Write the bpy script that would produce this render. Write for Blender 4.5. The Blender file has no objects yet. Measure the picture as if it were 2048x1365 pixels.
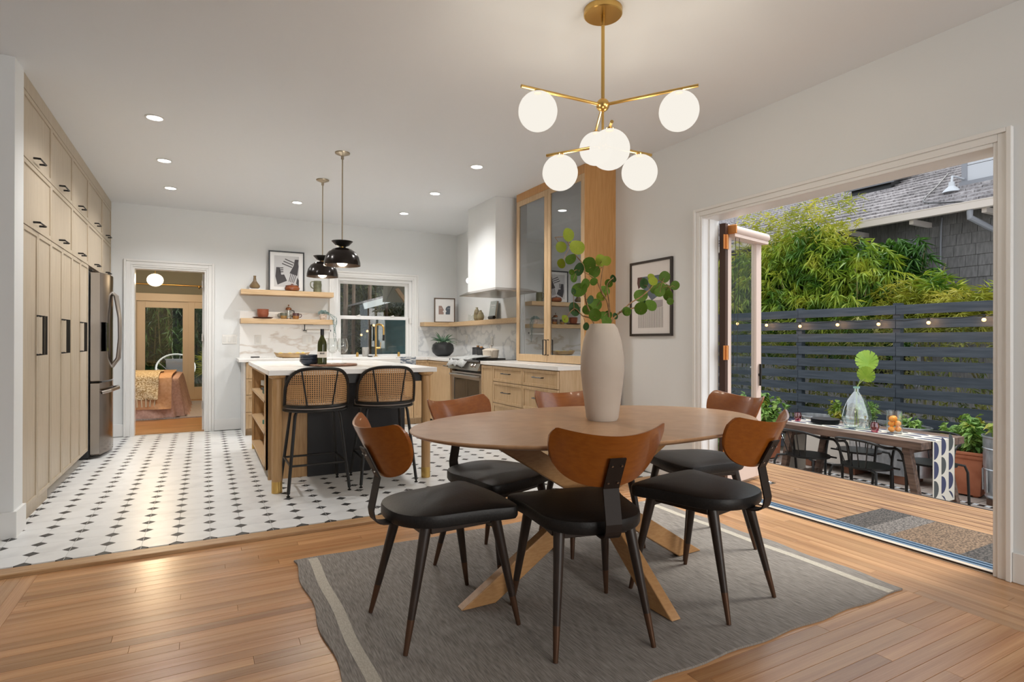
import bpy, math, random
from mathutils import Vector, Matrix
random.seed(7)
C = bpy.context.scene
COL = C.collection
PI = math.pi
# ------------------------------------------------------------ camera, world, sun, exposure
cam = bpy.data.cameras.new('camera'); cam.sensor_width = 36; cam.lens = 1139.48/2048*36
cam.clip_start = .02; cam.clip_end = 200
co = bpy.data.objects.new('camera', cam); COL.objects.link(co); C.camera = co
yw, pt, rl = 0.494373, 0.0014327, 0.0021625
r_ = Vector((math.cos(yw), -math.sin(yw), 0)); fw = Vector((math.sin(yw), math.cos(yw), 0)); up = Vector((0, 0, 1))
f2 = fw*math.cos(pt)+up*math.sin(pt); u2 = -fw*math.sin(pt)+up*math.cos(pt)
rr = r_*math.cos(rl)+u2*math.sin(rl); uu = -r_*math.sin(rl)+u2*math.cos(rl)
m = Matrix((rr, uu, -f2)).transposed().to_4x4(); m.translation = (0, 0, 1.12)
co.matrix_world = m
C.view_settings.view_transform = 'Standard'; C.view_settings.look = 'None'
C.view_settings.gamma = 1; C.view_settings.use_curve_mapping = False
C.view_settings.exposure = 0.0
w = bpy.data.worlds.new('overcast_sky'); C.world = w; w.use_nodes = True
bg = w.node_tree.nodes['Background']; bg.inputs[0].default_value = (.86, .93, 1, 1); bg.inputs[1].default_value = 1.75

def lamp(name, kind, loc, power, color=(1, 1, 1), size=.1, rot=None, **k):
    l = bpy.data.lights.new(name, kind); l.energy = power; l.color = color
    if kind == 'AREA': l.size = size
    elif kind in ('POINT', 'SPOT'): l.shadow_soft_size = size
    elif kind == 'SUN': l.angle = size
    for a, v in k.items(): setattr(l, a, v)
    o = bpy.data.objects.new(name, l); COL.objects.link(o); o.location = loc
    if rot: o.rotation_euler = rot
    return o
lamp('sun', 'SUN', (20, -5, 20), 3.4, (1, .96, .88), .35, rot=(math.radians(38), math.radians(12), math.radians(60)))
# added fill light behind the camera, lifts the room from the unseen rear
lamp('rear_fill_light', 'AREA', (1.75, -3.30, 1.5), 90, (1, .95, .88), 2.5, rot=(PI/2, 0, 0), shape='RECTANGLE', size_y=1.5)

# ------------------------------------------------------------ mesh helper
class MB:
    def __init__(s): s.v = []; s.f = []; s.uv = None
    def add(s, vs, fs):
        o = len(s.v); s.v += [tuple(x) for x in vs]; s.f += [tuple(i+o for i in f) for f in fs]; return s
    def box(s, a, b, M=None):
        x0, y0, z0 = a; x1, y1, z1 = b
        vs = [(x0,y0,z0),(x1,y0,z0),(x1,y1,z0),(x0,y1,z0),(x0,y0,z1),(x1,y0,z1),(x1,y1,z1),(x0,y1,z1)]
        if M is not None: vs = [M @ Vector(v) for v in vs]
        return s.add(vs, [(0,3,2,1),(4,5,6,7),(0,1,5,4),(1,2,6,5),(2,3,7,6),(3,0,4,7)])
    def cyl(s, p0, p1, r0, r1=None, n=12, cap=True):
        return s.tube([p0, p1], [r0, r0 if r1 is None else r1], n, cap=cap)
    def tube(s, path, r, n=8, closed=False, cap=True):
        P = [Vector(p) for p in path]; k = len(P)
        R = r if isinstance(r, (list, tuple)) else [r]*k
        vs = []; fs = []; t0 = None; a = None
        for i in range(k):
            if closed: t = (P[(i+1) % k]-P[i-1]).normalized()
            else: t = (P[min(i+1, k-1)]-P[max(i-1, 0)]).normalized()
            if a is None:
                a = Vector((0, 0, 1)) if abs(t.z) < .9 else Vector((1, 0, 0))
                a = (a-t*a.dot(t)).normalized()
            else:
                a = (a-t*a.dot(t))
                a = a.normalized() if a.length > 1e-6 else Vector((1, 0, 0))
            b = t.cross(a)
            for j in range(n):
                q = 2*PI*j/n; vs.append(P[i]+(a*math.cos(q)+b*math.sin(q))*R[i])
        for i in range(k if closed else k-1):
            i2 = (i+1) % k
            for j in range(n): fs.append((i*n+j, i*n+(j+1) % n, i2*n+(j+1) % n, i2*n+j))
        if cap and not closed: fs += [tuple(range(n))[::-1], tuple((k-1)*n+j for j in range(n))]
        return s.add(vs, fs)
    def lathe(s, prof, n=24, c=(0, 0, 0), sx=1, sy=1):
        vs = []; fs = []; k = len(prof)
        for r, z in prof:
            for j in range(n):
                q = 2*PI*j/n; vs.append((c[0]+r*math.cos(q)*sx, c[1]+r*math.sin(q)*sy, c[2]+z))
        for i in range(k-1):
            for j in range(n): fs.append((i*n+j, i*n+(j+1) % n, (i+1)*n+(j+1) % n, (i+1)*n+j))
        if prof[0][0] > 1e-4: fs.append(tuple(range(n))[::-1])
        if prof[-1][0] > 1e-4 and prof[-1][1] > prof[-2][1]: fs.append(tuple((k-1)*n+j for j in range(n)))
        return s.add(vs, fs)
    def prism(s, poly, z0, z1, M=None):
        n = len(poly); vs = [(x, y, z0) for x, y in poly]+[(x, y, z1) for x, y in poly]
        if M is not None: vs = [M @ Vector(v) for v in vs]
        return s.add(vs, [tuple(range(n))[::-1], tuple(range(n, 2*n))]+[(i, (i+1) % n, n+(i+1) % n, n+i) for i in range(n)])
    def sphere(s, c, r, n=16, m=10, sc=(1, 1, 1)):
        prof = [(max(1e-5, r*math.sin(PI*i/m)), -r*math.cos(PI*i/m)) for i in range(m+1)]
        o = len(s.v); s.lathe(prof, n)
        s.v[o:] = [(c[0]+x*sc[0], c[1]+y*sc[1], c[2]+z*sc[2]) for x, y, z in s.v[o:]]
        return s
    def pillow(s, out, z0, z1, e=.015, M=None, dome=.0):
        cx = sum(p[0] for p in out)/len(out); cy = sum(p[1] for p in out)/len(out)
        n = len(out); rings = [(1-e*5, z0), (1-e*1.5, z0+e*.3), (1, z0+e), (1, z1-e), (1-e*1.2, z1-e*.3), (1-e*5, z1), (.55, z1+dome), (.2, z1+dome*1.3)]
        vs = []
        for k, z in rings: vs += [(cx+(x-cx)*k, cy+(y-cy)*k, z) for x, y in out]
        fs = [tuple(range(n))[::-1]]
        for i in range(len(rings)-1): fs += [(i*n+j, i*n+(j+1) % n, (i+1)*n+(j+1) % n, (i+1)*n+j) for j in range(n)]
        fs.append(tuple((len(rings)-1)*n+j for j in range(n)))
        if M is not None: vs = [M @ Vector(v) for v in vs]
        return s.add(vs, fs)
    def mesh(s, name, mt, smooth=True):
        me = bpy.data.meshes.new(name); me.from_pydata(s.v, [], s.f); me.validate()
        if smooth:
            me.shade_smooth(); me.set_sharp_from_angle(angle=.6)
        if mt: me.materials.append(mt)
        if s.uv:
            l = me.uv_layers.new(name='uv')
            for i, lp in enumerate(me.loops): l.data[i].uv = s.uv[lp.vertex_index]
        return me
    def build(s, name, mt, parent=None, label=None, cat=None, group=None, kind=None, smooth=True, bev=0, loc=None):
        o = bpy.data.objects.new(name, s.mesh(name, mt, smooth)); COL.objects.link(o)
        if parent is not None: o.parent = parent
        if loc: o.location = loc
        if bev:
            b = o.modifiers.new('bevel', 'BEVEL'); b.width = bev; b.segments = 2; b.limit_method = 'ANGLE'; b.angle_limit = .9
        return tag(o, label, cat, group, kind)
def tag(o, label=None, cat=None, group=None, kind=None):
    if label: o['label'] = label
    if cat: o['category'] = cat
    if group: o['group'] = group
    if kind: o['kind'] = kind
    return o
def thing(name, label, cat, loc=(0, 0, 0), rz=0, group=None, kind=None):
    o = bpy.data.objects.new(name, None); COL.objects.link(o); o.location = loc; o.rotation_euler = (0, 0, rz)
    o.empty_display_size = .1
    return tag(o, label, cat, group, kind)
def structure(name, mb, mt, parent=None, **k):
    return mb.build(name, mt, parent, kind='structure', **k)
def kids(o): return [c for c in o.children]
def dup(o, loc=None, rz=None, label=None, group=None, parent=None):
    c = o.copy(); COL.objects.link(c)
    if parent is not None: c.parent = parent
    if loc is not None: c.location = loc
    if rz is not None: c.rotation_euler = (0, 0, rz)
    if label: c['label'] = label
    if group: c['group'] = group
    for ch in kids(o): dup(ch, parent=c)
    return c
def inst(name, me, loc, parent=None, rot=None, sc=None, **k):
    o = bpy.data.objects.new(name, me); COL.objects.link(o); o.location = loc
    if parent is not None: o.parent = parent
    if rot: o.rotation_euler = rot
    if sc: o.scale = sc
    return tag(o, **k)
def catmull(pts, k=4, closed=True):
    n = len(pts); out = []
    for i in range(n if closed else n-1):
        p = [pts[(i+d) % n] if closed else pts[min(max(i+d, 0), n-1)] for d in (-1, 0, 1, 2)]
        for j in range(k):
            t = j/k; out.append(tuple(.5*(2*b+(c-a)*t+(2*a-5*b+4*c-d)*t*t+(3*b-a-3*c+d)*t**3) for a, b, c, d in zip(*p)))
    if not closed: out.append(tuple(pts[-1]))
    return out
def B(*a): return MB().box(*a)

# ------------------------------------------------------------ materials
def mat(name, c1, c2=None, rough=.5, metal=0, scale=(1, 1, 1), ns=5, detail=4, lo=.35, hi=.65, bump=0, rand=0, emit=None, es=0,
        wave=0, wdir='X', spec=None, coat=0, fine=None, trans=0, ior=1.45, c3=None, mixs=40, mixa=0, sss=0):
    mt = bpy.data.materials.new(name); mt.use_nodes = True; nt = mt.node_tree; N = nt.nodes; L = nt.links
    p = N['Principled BSDF']; p.inputs['Roughness'].default_value = rough; p.inputs['Metallic'].default_value = metal
    if spec is not None: p.inputs['Specular IOR Level'].default_value = spec
    if coat: p.inputs['Coat Weight'].default_value = coat; p.inputs['Coat Roughness'].default_value = .08
    if trans: p.inputs['Transmission Weight'].default_value = trans; p.inputs['IOR'].default_value = ior
    if sss: p.inputs['Subsurface Weight'].default_value = sss; p.inputs['Subsurface Scale'].default_value = .02
    if emit: p.inputs['Emission Color'].default_value = (*emit, 1); p.inputs['Emission Strength'].default_value = es
    if c2 is None and not rand:
        p.inputs['Base Color'].default_value = (*c1, 1)
        if not bump: return mt
    tc = N.new('ShaderNodeTexCoord'); mp = N.new('ShaderNodeMapping'); mp.inputs['Scale'].default_value = scale
    L.new(tc.outputs['Object'], mp.inputs[0])
    src = mp.outputs[0]
    if rand:
        oi = N.new('ShaderNodeObjectInfo'); ml = N.new('ShaderNodeMath'); ml.operation = 'MULTIPLY'; ml.inputs[1].default_value = 37
        L.new(oi.outputs['Random'], ml.inputs[0]); ad = N.new('ShaderNodeVectorMath'); ad.operation = 'ADD'
        L.new(src, ad.inputs[0]); L.new(ml.outputs[0], ad.inputs[1]); src = ad.outputs[0]
    nz = N.new('ShaderNodeTexNoise'); nz.inputs['Scale'].default_value = ns; nz.inputs['Detail'].default_value = detail
    L.new(src, nz.inputs['Vector']); fac = nz.outputs['Fac']
    if wave:
        wv = N.new('ShaderNodeTexWave'); wv.bands_direction = wdir; wv.inputs['Scale'].default_value = wave
        wv.inputs['Distortion'].default_value = 7; wv.inputs['Detail'].default_value = 2; wv.inputs['Detail Scale'].default_value = .8
        L.new(src, wv.inputs['Vector']); mx = N.new('ShaderNodeMix'); mx.data_type = 'FLOAT'; mx.inputs[0].default_value = .16
        L.new(fac, mx.inputs[2]); L.new(wv.outputs['Fac'], mx.inputs[3]); fac = mx.outputs[0]
    if fine:
        mp2 = N.new('ShaderNodeMapping'); mp2.inputs['Scale'].default_value = fine; L.new(src, mp2.inputs[0]); n2 = N.new('ShaderNodeTexNoise'); n2.inputs['Scale'].default_value = 1; n2.inputs['Detail'].default_value = 3
        L.new(mp2.outputs[0], n2.inputs['Vector']); mx2 = N.new('ShaderNodeMix'); mx2.data_type = 'FLOAT'; mx2.inputs[0].default_value = .38; L.new(fac, mx2.inputs[2]); L.new(n2.outputs['Fac'], mx2.inputs[3]); fac = mx2.outputs[0]
    cr = N.new('ShaderNodeValToRGB'); e = cr.color_ramp.elements; e[0].position = lo; e[1].position = hi
    e[0].color = (*c1, 1); e[1].color = (*(c2 or c1), 1)
    if c3: q = e.new((lo+hi)/2); q.color = (*c3, 1)
    L.new(fac, cr.inputs[0]); col = cr.outputs[0]
    if rand:
        hs = N.new('ShaderNodeHueSaturation'); mr = N.new('ShaderNodeMapRange')
        mr.inputs['To Min'].default_value = 1-rand; mr.inputs['To Max'].default_value = 1+rand
        L.new(oi.outputs['Random'], mr.inputs[0]); L.new(mr.outputs[0], hs.inputs['Value']); L.new(col, hs.inputs['Color']); col = hs.outputs[0]
    L.new(col, p.inputs['Base Color'])
    if bump:
        bp = N.new('ShaderNodeBump'); bp.inputs['Strength'].default_value = bump; bp.inputs['Distance'].default_value = .01
        L.new(fac, bp.inputs['Height']); L.new(bp.outputs[0], p.inputs['Normal'])
    return mt
def glass(name, tint=(1, 1, 1), refl=.06, rough=0.0, tintmix=1.0):
    mt = bpy.data.materials.new(name); mt.use_nodes = True; nt = mt.node_tree; N = nt.nodes; L = nt.links
    N.remove(N['Principled BSDF']); out = N['Material Output']
    tr = N.new('ShaderNodeBsdfTransparent'); tr.inputs[0].default_value = (*tint, 1)
    gl = N.new('ShaderNodeBsdfGlossy'); gl.inputs['Roughness'].default_value = rough; gl.inputs[0].default_value = (1, 1, 1, 1)
    fr = N.new('ShaderNodeLayerWeight'); fr.inputs[0].default_value = .5
    pw = N.new('ShaderNodeMath'); pw.operation = 'POWER'; pw.inputs[1].default_value = 4; L.new(fr.outputs['Facing'], pw.inputs[0])
    sc_ = N.new('ShaderNodeMath'); sc_.operation = 'MULTIPLY_ADD'; sc_.inputs[1].default_value = 1-refl; sc_.inputs[2].default_value = refl; sc_.use_clamp = True; L.new(pw.outputs[0], sc_.inputs[0])
    mx = N.new('ShaderNodeMixShader'); L.new(sc_.outputs[0], mx.inputs[0]); L.new(tr.outputs[0], mx.inputs[1]); L.new(gl.outputs[0], mx.inputs[2])
    L.new(mx.outputs[0], out.inputs[0]); return mt
WALL = mat('white_wall_paint', (.765, .785, .79), rough=.6)
WARMW = mat('warm_wall_paint', (.60, .56, .50), rough=.6)
CEIL = mat('ceiling_paint', (.78, .80, .82), rough=.7)
TRIM = mat('white_trim_paint', (.82, .82, .81), rough=.35)
OLIVE = mat('olive_wall_paint', (.26, .25, .19), rough=.7)
OAK = mat('light_oak_veneer', (.47, .315, .165), (.60, .43, .26), rough=.42, scale=(9, 9, .7), ns=9, detail=6, lo=.3, hi=.7)
OAKH = mat('light_oak_shelf', (.50, .33, .17), (.62, .44, .26), rough=.42, scale=(.7, 9, 9), ns=9, detail=6, lo=.3, hi=.7)
OAKI = mat('warm_oak_island', (.44, .25, .10), (.58, .36, .17), rough=.4, scale=(9, 9, .7), ns=8, detail=6, lo=.3, hi=.7)
OAKP = mat('honey_oak_panel', (.46, .23, .075), (.57, .31, .12), rough=.4, scale=(9, 9, .6), ns=9, detail=6, lo=.3, hi=.7)
OAKL = mat('pale_oak_cabinet', (.42, .345, .25), (.50, .42, .315), rough=.4, scale=(9, 9, .6), ns=9, detail=6, lo=.3, hi=.7)
FLOORX = mat('red_oak_floor_board', (.35, .15, .058), (.58, .325, .15), rough=.27, scale=(.7, 17, 6), ns=1.7, detail=8, lo=.32, hi=.68, rand=.20, fine=(6, 26, 20))
FLOORY = mat('red_oak_border_board', (.36, .17, .075), (.57, .335, .17), rough=.27, scale=(17, .7, 6), ns=1.7, detail=8, lo=.32, hi=.68, rand=.18, fine=(26, 6, 20))
SUB = mat('dark_subfloor', (.09, .035, .015), rough=.8)
NOSE = mat('oak_nosing', (.36, .19, .08), (.52, .32, .16), rough=.4, scale=(.8, 14, 14), ns=6, detail=5)
TILE = mat('white_marble_tile', (.70, .71, .71), (.78, .79, .79), rough=.34, ns=6, detail=6, lo=.35, hi=.5, rand=.02)
DOT = mat('charcoal_stone_inset', (.018, .018, .019), (.04, .04, .04), rough=.55, ns=30)
GROUT = mat('grout', (.58, .58, .57), rough=.8)
MARBLE = mat('white_marble_slab', (.80, .80, .79), (.80, .80, .79), rough=.2, scale=(1.3, 1.3, 3.6), ns=1.3, detail=9, lo=.455, hi=.53, c3=(.58, .52, .46))
MARBG = mat('grey_veined_marble', (.80, .81, .81), (.80, .81, .81), rough=.2, scale=(1.6, 1.6, 2.2), ns=1.8, detail=10, lo=.44, hi=.54, c3=(.58, .60, .62))
QUARTZ = mat('pale_counter_stone', (.72, .68, .63), (.84, .83, .81), rough=.22, scale=(2, .8, 2), ns=2, detail=7, lo=.36, hi=.46)
BLACKM = mat('black_metal', (.015, .014, .013), rough=.38, metal=.2)
BLACKL = mat('black_leather', (.010, .009, .009), (.016, .014, .013), rough=.46, ns=120, bump=.08, spec=.32)
DARKW = mat('espresso_wood', (.016, .009, .006), (.03, .017, .011), rough=.4, scale=(8, 8, 1), ns=8)
BRONZE = mat('brown_ferrule_metal', (.10, .05, .028), rough=.35, metal=.5)
CHAIRW = mat('orange_walnut_ply', (.235, .062, .006), (.30, .088, .010), rough=.30, scale=(1.2, 12, 12), ns=7, detail=6, lo=.3, hi=.7, coat=.3)
TABW = mat('natural_oak_leg', (.43, .22, .085), (.50, .275, .115), rough=.4, scale=(4, 4, 14), ns=8, detail=6)
SATIN = mat('satin_champagne_metal', (.42, .36, .27), rough=.35, metal=1)
BRASS = mat('brushed_brass', (.62, .40, .13), rough=.28, metal=1)
STEEL = mat('stainless_steel', (.42, .39, .36), rough=.28, metal=1)
DSTEEL = mat('black_stainless', (.17, .14, .12), rough=.16, metal=1)
CHROME = mat('polished_steel', (.6, .6, .6), rough=.12, metal=1)
BLACKG = mat('black_glass', (.01, .01, .011), rough=.05, coat=.5)
DARKP = mat('near_black_paint', (.012, .012, .014), rough=.45)
WHITEC = mat('white_ceramic', (.78, .77, .74), rough=.25)
GLASS = glass('clear_glass', (.96, .97, .965), .06)
WINGL = glass('window_glass', (.90, .92, .91), .04)
CABGL = glass('smoked_cabinet_glass', (.34, .37, .39), .26)
def opal(name, col, es, f=.3):
    mt = bpy.data.materials.new(name); mt.use_nodes = True; N = mt.node_tree.nodes; L = mt.node_tree.links; N.remove(N['Principled BSDF'])
    e = N.new('ShaderNodeEmission'); e.inputs[0].default_value = (*col, 1); e.inputs[1].default_value = es; t = N.new('ShaderNodeBsdfTransparent')
    x = N.new('ShaderNodeMixShader'); x.inputs[0].default_value = f; L.new(e.outputs[0], x.inputs[1]); L.new(t.outputs[0], x.inputs[2]); L.new(x.outputs[0], N['Material Output'].inputs[0]); return mt
GLOBE = opal('opal_glass_globe', (1, .945, .85), .95, .14)
LED = mat('recessed_led', (1, 1, 1), emit=(1, .98, .95), es=14)
BULBM = mat('warm_bulb', (1, .8, .5), emit=(1, .47, .13), es=3.2)
RUG = mat('grey_wool_rug', (.11, .097, .088), (.40, .365, .33), rough=.95, scale=(90, 7, 9), ns=2.6, detail=8, lo=.2, hi=.80, bump=.35)
RUGS = mat('cream_rug_stripe', (.44, .40, .33), (.56, .52, .45), rough=.95, scale=(60, 20, 9), ns=4)
# ------------------------------------------------------------ room shell
CH = 2.72
# ceiling with the dining room, kitchen
structure('ceiling', B((-3.2, -3.6, CH), (3.5, 8.1, CH+.1)), CEIL)
# back wall of kitchen with doorway (-.745..015) and window (1.56..2.64 x .90..2.0)
mb = MB(); y0, y1 = 7.95, 8.09
for a, b in (((-1.7, 0), (-.745, CH)), ((-.745, 1.99), (.015, CH)), ((.015, 0), (1.56, CH)), ((1.56, 0), (2.64, .89)), ((1.56, 2.0), (2.64, CH)), ((2.64, 0), (3.5, CH))):
    mb.box((a[0], y0, a[1]), (b[0], y1, b[1]))
structure('wall_back', mb, WALL, smooth=False)
# right wall with the wide patio opening (y 1.31..3.03, z 0..2.02)
mb = MB(); x0, x1 = 3.34, 3.50
for a, b in (((3.145, 0), (7.95, CH)), ((1.30, 2.068), (3.145, CH)), ((-3.6, 0), (1.30, CH))):
    mb.box((x0, a[0], a[1]), (x1, b[0], b[1]))
structure('wall_right', mb, WALL, smooth=False)
structure('wall_left', B((-1.75, 4.33, 0), (-1.62, 7.95, CH)), WALL, smooth=False)
structure('wall_left', B((-3.2, 4.15, 0), (-.945, 4.33, CH)), WALL, smooth=False)
structure('wall_left', B((-3.3, -3.6, 0), (-3.2, 4.33, CH)), WALL, smooth=False)
# base slabs
structure('wall_front', B((-3.2, -3.6, 0), (.4, -3.46, CH)).box((3.1, -3.6, 0), (3.34, -3.46, CH)).box((.4, -3.6, 0), (3.1, -3.46, .7)).box((.4, -3.6, 2.3), (3.1, -3.46, CH)), WALL, smooth=False)
structure('floor', B((-3.2, -3.6, -.12), (3.34, 3.5, -.012)), SUB, smooth=False)
FL = bpy.data.objects['floor']
KF = structure('floor', B((-3.2, 3.5, -.12), (3.34, 8.02, .006)), GROUT, smooth=False)
# dining oak boards: field runs along x, borders along y
def board(x0, y0, x1, y1, mt, p):
    g = .0004; cx, cy = (x0+x1)/2, (y0+y1)/2; hx, hy = (x1-x0)/2-g, (y1-y0)/2-g
    e = .0007; mb = MB(); mb.add([(-hx, -hy, -.012), (hx, -hy, -.012), (hx, hy, -.012), (-hx, hy, -.012), (-hx, -hy, -e), (hx, -hy, -e), (hx, hy, -e), (-hx, hy, -e), (-hx+e, -hy+e, 0), (hx-e, -hy+e, 0), (hx-e, hy-e, 0), (-hx+e, hy-e, 0)],
        [(0, 1, 5, 4), (1, 2, 6, 5), (2, 3, 7, 6), (3, 0, 4, 7), (4, 5, 9, 8), (5, 6, 10, 9), (6, 7, 11, 10), (7, 4, 8, 11), (8, 9, 10, 11)])
    mb.build('floor_board', mt, p, smooth=False, loc=(cx, cy, 0))
random.seed(3)
W = .0575; y = 3.485; row = 0
while y > .55:
    xs = max(-.70, -1.0+(2.75-y)*1.55 if y < 2.75 else -.70)
    x = -.70-random.random()*.9
    while x < 2.79:
        l = random.choice((.7, 1.0, 1.35, 1.7, 2.1)); xe = min(x+l, 2.79)
        if 2.79-xe < .25: xe = 2.79
        if xe > xs: board(max(x, -.70), y-W, xe, y, FLOORX, FL)
        x = xe
    y -= W; row += 1
x = 2.79; i = 0
while x < 3.33:
    y = 3.485+random.random()*.8
    xe = min(x+W, 3.338)
    while y > .3:
        l = random.choice((.9, 1.3, 1.8)); ye = max(y-l, .3)
        if ye < 3.4: board(x, ye, xe, min(y, 3.485), FLOORY, FL)
        y = ye
    x += W
x = -.70
while x > -1.3:
    board(x-W, 1.9, x, 3.485, FLOORY, FL); x -= W
# oak threshold nosing between wood and tile
B((-3.2, 3.487, -.01), (3.338, 3.59, .018)).build('threshold_nosing', NOSE, KF, bev=.006)
# kitchen tiles: clipped corner marble tiles and charcoal diamond insets, pitch .1635
PT = .1635; c = .036; h = PT/2-.0008
def tile_mesh(name, poly, mt, z0, z1): return MB().prism(poly, z0, z1).mesh(name, mt, False)
q = c-.0005
octo = [(-h+q, -h), (h-q, -h), (h, -h+q), (h, h-q), (h-q, h), (-h+q, h), (-h, h-q), (-h, -h+q)]
dia = [(-c+.001, 0), (0, -c+.001), (c-.001, 0), (0, c-.001)]
mT = tile_mesh('floor_tile', octo, TILE, .002, .015); mD = tile_mesh('tile_inset', dia, DOT, .002, .0153)
tiles = []; dots = []
for i in range(-7, 21):
    for j in range(0, 28):
        tx, ty = .029+PT*(i+.5), 3.612+PT*(j+.5)
        if not (-.75 < tx-.0 or ty < 4.4 or True): continue
        if -1.66 < tx < 3.3 and ty < 7.94: tiles.append((tx, ty))
    for j in range(0, 28):
        dx, dy = .029+PT*i, 3.612+PT*j
        if dx < 3.3 and dy < 7.93: dots.append((dx, dy))
def seen(p):   # tiles that show largest: open aisle first, nearest first
    x, y = p; hid = (x > 2.7) or (.45 < x < 1.6 and y > 4.9) or x < -1 or y > 7.3
    return (hid, x*x+y*y)
for lst, me, nm, z in ((tiles, mT, 'floor_tile', 0), (dots, mD, 'tile_inset', 0)):
    lst.sort(key=seen)
    for p in lst[:295]: inst(nm, me, (p[0], p[1], 0), KF)
    mb = MB(); poly = octo if nm == 'floor_tile' else dia
    for p in lst[295:]: mb.prism([(a+p[0], b+p[1]) for a, b in poly], .002, .015 if nm == 'floor_tile' else .0153)
    mb.build(nm, TILE if nm == 'floor_tile' else DOT, KF, kind='stuff', smooth=False)
# fine grout line where every second row of insets is cut
mb = MB()
for i in range(-6, 18, 2): mb.box((.029+PT*i-.0012, 3.6, .0152), (.029+PT*i+.0012, 7.9, .0157))
mb.build('grout_line', GROUT, KF, smooth=False)

# casings, baseboards -------------------------------------------------
def casing(name, plane, a0, a1, ztop, w, d, sgn, mt=TRIM, sill=0):
    """profiled casing round an opening; plane=('y',7.95) or ('x',3.34); sgn towards the room"""
    mb = MB()
    def bar(u0, u1, z0, z1, t0, t1):
        ax, v = plane
        p, q = sorted((v+sgn*t0, v+sgn*t1))
        if ax == 'y': mb.box((u0, p, z0), (u1, q, z1))
        else: mb.box((p, u0, z0), (q, u1, z1))
    for k, (i0, i1, t) in enumerate(((0, .25, .012), (.25, .72, .018), (.72, 1, .028))):
        o0, o1 = w*i0, w*i1
        bar(a0-o1, a0-o0, sill, ztop+o1, 0, t); bar(a1+o0, a1+o1, sill, ztop+o1, 0, t)
        bar(a0-o0, a1+o0, ztop+o0, ztop+o1, 0, t)
    return structure(name, mb, mt, bev=.003)
casing('trim_1', ('y', 7.95), -.745, .015, 1.99, .085, 0, -1)
casing('trim_2', ('x', 3.34), 1.312, 3.133, 2.062, .076, 0, -1)
casing('trim_3', ('y', 7.95), 1.56, 2.64, 2.0, .085, 0, -1, sill=.905)
# jambs
mb = B((-.745, 7.95, 0), (-.725, 8.09, 1.99)).box((-.005, 7.95, 0), (.015, 8.09, 1.99)).box((-.725, 7.95, 1.97), (-.005, 8.09, 1.99))
d1 = structure('door_1', mb, TRIM, smooth=False)
for z in (.28, 1.12, 1.78): B((-.035, 8.05, z), (-.022, 8.088, z+.09)).build('hinge', STEEL, d1)
B((-.03, 8.10, .01), (.008, 8.75, 1.96)).build('door_leaf', TRIM, d1, bev=.003)
mb = B((3.341, 1.3005, 0), (3.51, 1.312, 2.062)).box((3.341, 3.133, 0), (3.51, 3.1445, 2.062)).box((3.341, 1.3005, 2.062), (3.51, 3.1445, 2.0675)).box((3.40, 3.12, 0), (3.45, 3.133, 2.062))
d2 = structure('door_2', mb, TRIM, smooth=False)
# sill and blue-grey bottom track
PALEW = mat('pale_sill_wood', (.62, .52, .42), rough=.4)
TRACK = mat('anodised_track', (.20, .30, .42), rough=.3, metal=.3)
B((3.338, 1.313, -.02), (3.405, 3.132, .004)).build('door_sill', PALEW, d2, smooth=False)
B((3.34, 1.313, .004), (3.347, 3.132, .012)).build('sill_strip', DARKW, d2, smooth=False)
mb = MB()
for k in range(5): mb.box((3.407+k*.019, 1.313, -.02), (3.407+k*.019+.013, 3.119, .004-(k % 2)*.004))
mb.build('bottom_track', TRACK, d2, smooth=False)
B((3.405, 1.313, -.05), (3.51, 3.132, -.012)).build('track_bed', BLACKM, d2, smooth=False)
# baseboards
structure('baseboard_back', B((-.95, 7.934, .015), (-.83, 7.95, .155)).box((.10, 7.934, .015), (.40, 7.95, .155)), TRIM, bev=.003)
structure('baseboard_right', B((3.324, -3.4, 0), (3.34, 1.235, .14)).box((3.324, 3.21, 0), (3.34, 3.487, .14)).box((3.324, 3.487, .015), (3.34, 4.10, .155)), TRIM, bev=.003)
structure('baseboard_left', B((-3.2, 4.134, .006), (-.929, 4.1501, .16)).box((-.9449, 4.1502, .006), (-.929, 4.335, .16)), TRIM, smooth=False)
# kitchen window: double hung sashes
wn = structure('window_1', B((1.56, 7.97, .89), (1.60, 8.09, 2.0)).box((2.60, 7.97, .89), (2.64, 8.09, 2.0)).box((1.60, 7.97, 1.96), (2.60, 8.09, 2.0)).box((1.56, 7.90, .865), (2.64, 8.09, .90)), TRIM, bev=.002)
def sash(z0, z1, y):
    f = B((1.60, y, z0), (1.64, y+.035, z1)).box((2.56, y, z0), (2.60, y+.035, z1)).box((1.64, y, z0), (2.56, y+.035, z0+.04)).box((1.64, y, z1-.04), (2.56, y+.035, z1)).build('window_sash', TRIM, wn, bev=.002)
    B((1.64, y+.015, z0+.04), (2.56, y+.019, z1-.04)).build('pane', WINGL, f, smooth=False)
sash(.90, 1.47, 7.985); sash(1.44, 1.96, 8.03)
for x in (1.85, 2.33): B((x, 7.975, 1.47), (x+.06, 7.995, 1.482)).cyl((x+.02, 7.985, 1.482), (x+.05, 7.985, 1.49), .006).build('sash_lock', WHITEC, wn)
B((2.60, 7.955, 1.38), (2.625, 7.985, 1.46)).box((2.625, 7.95, 1.39), (2.645, 7.965, 1.405)).build('opening_stop', WHITEC, wn)
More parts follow.
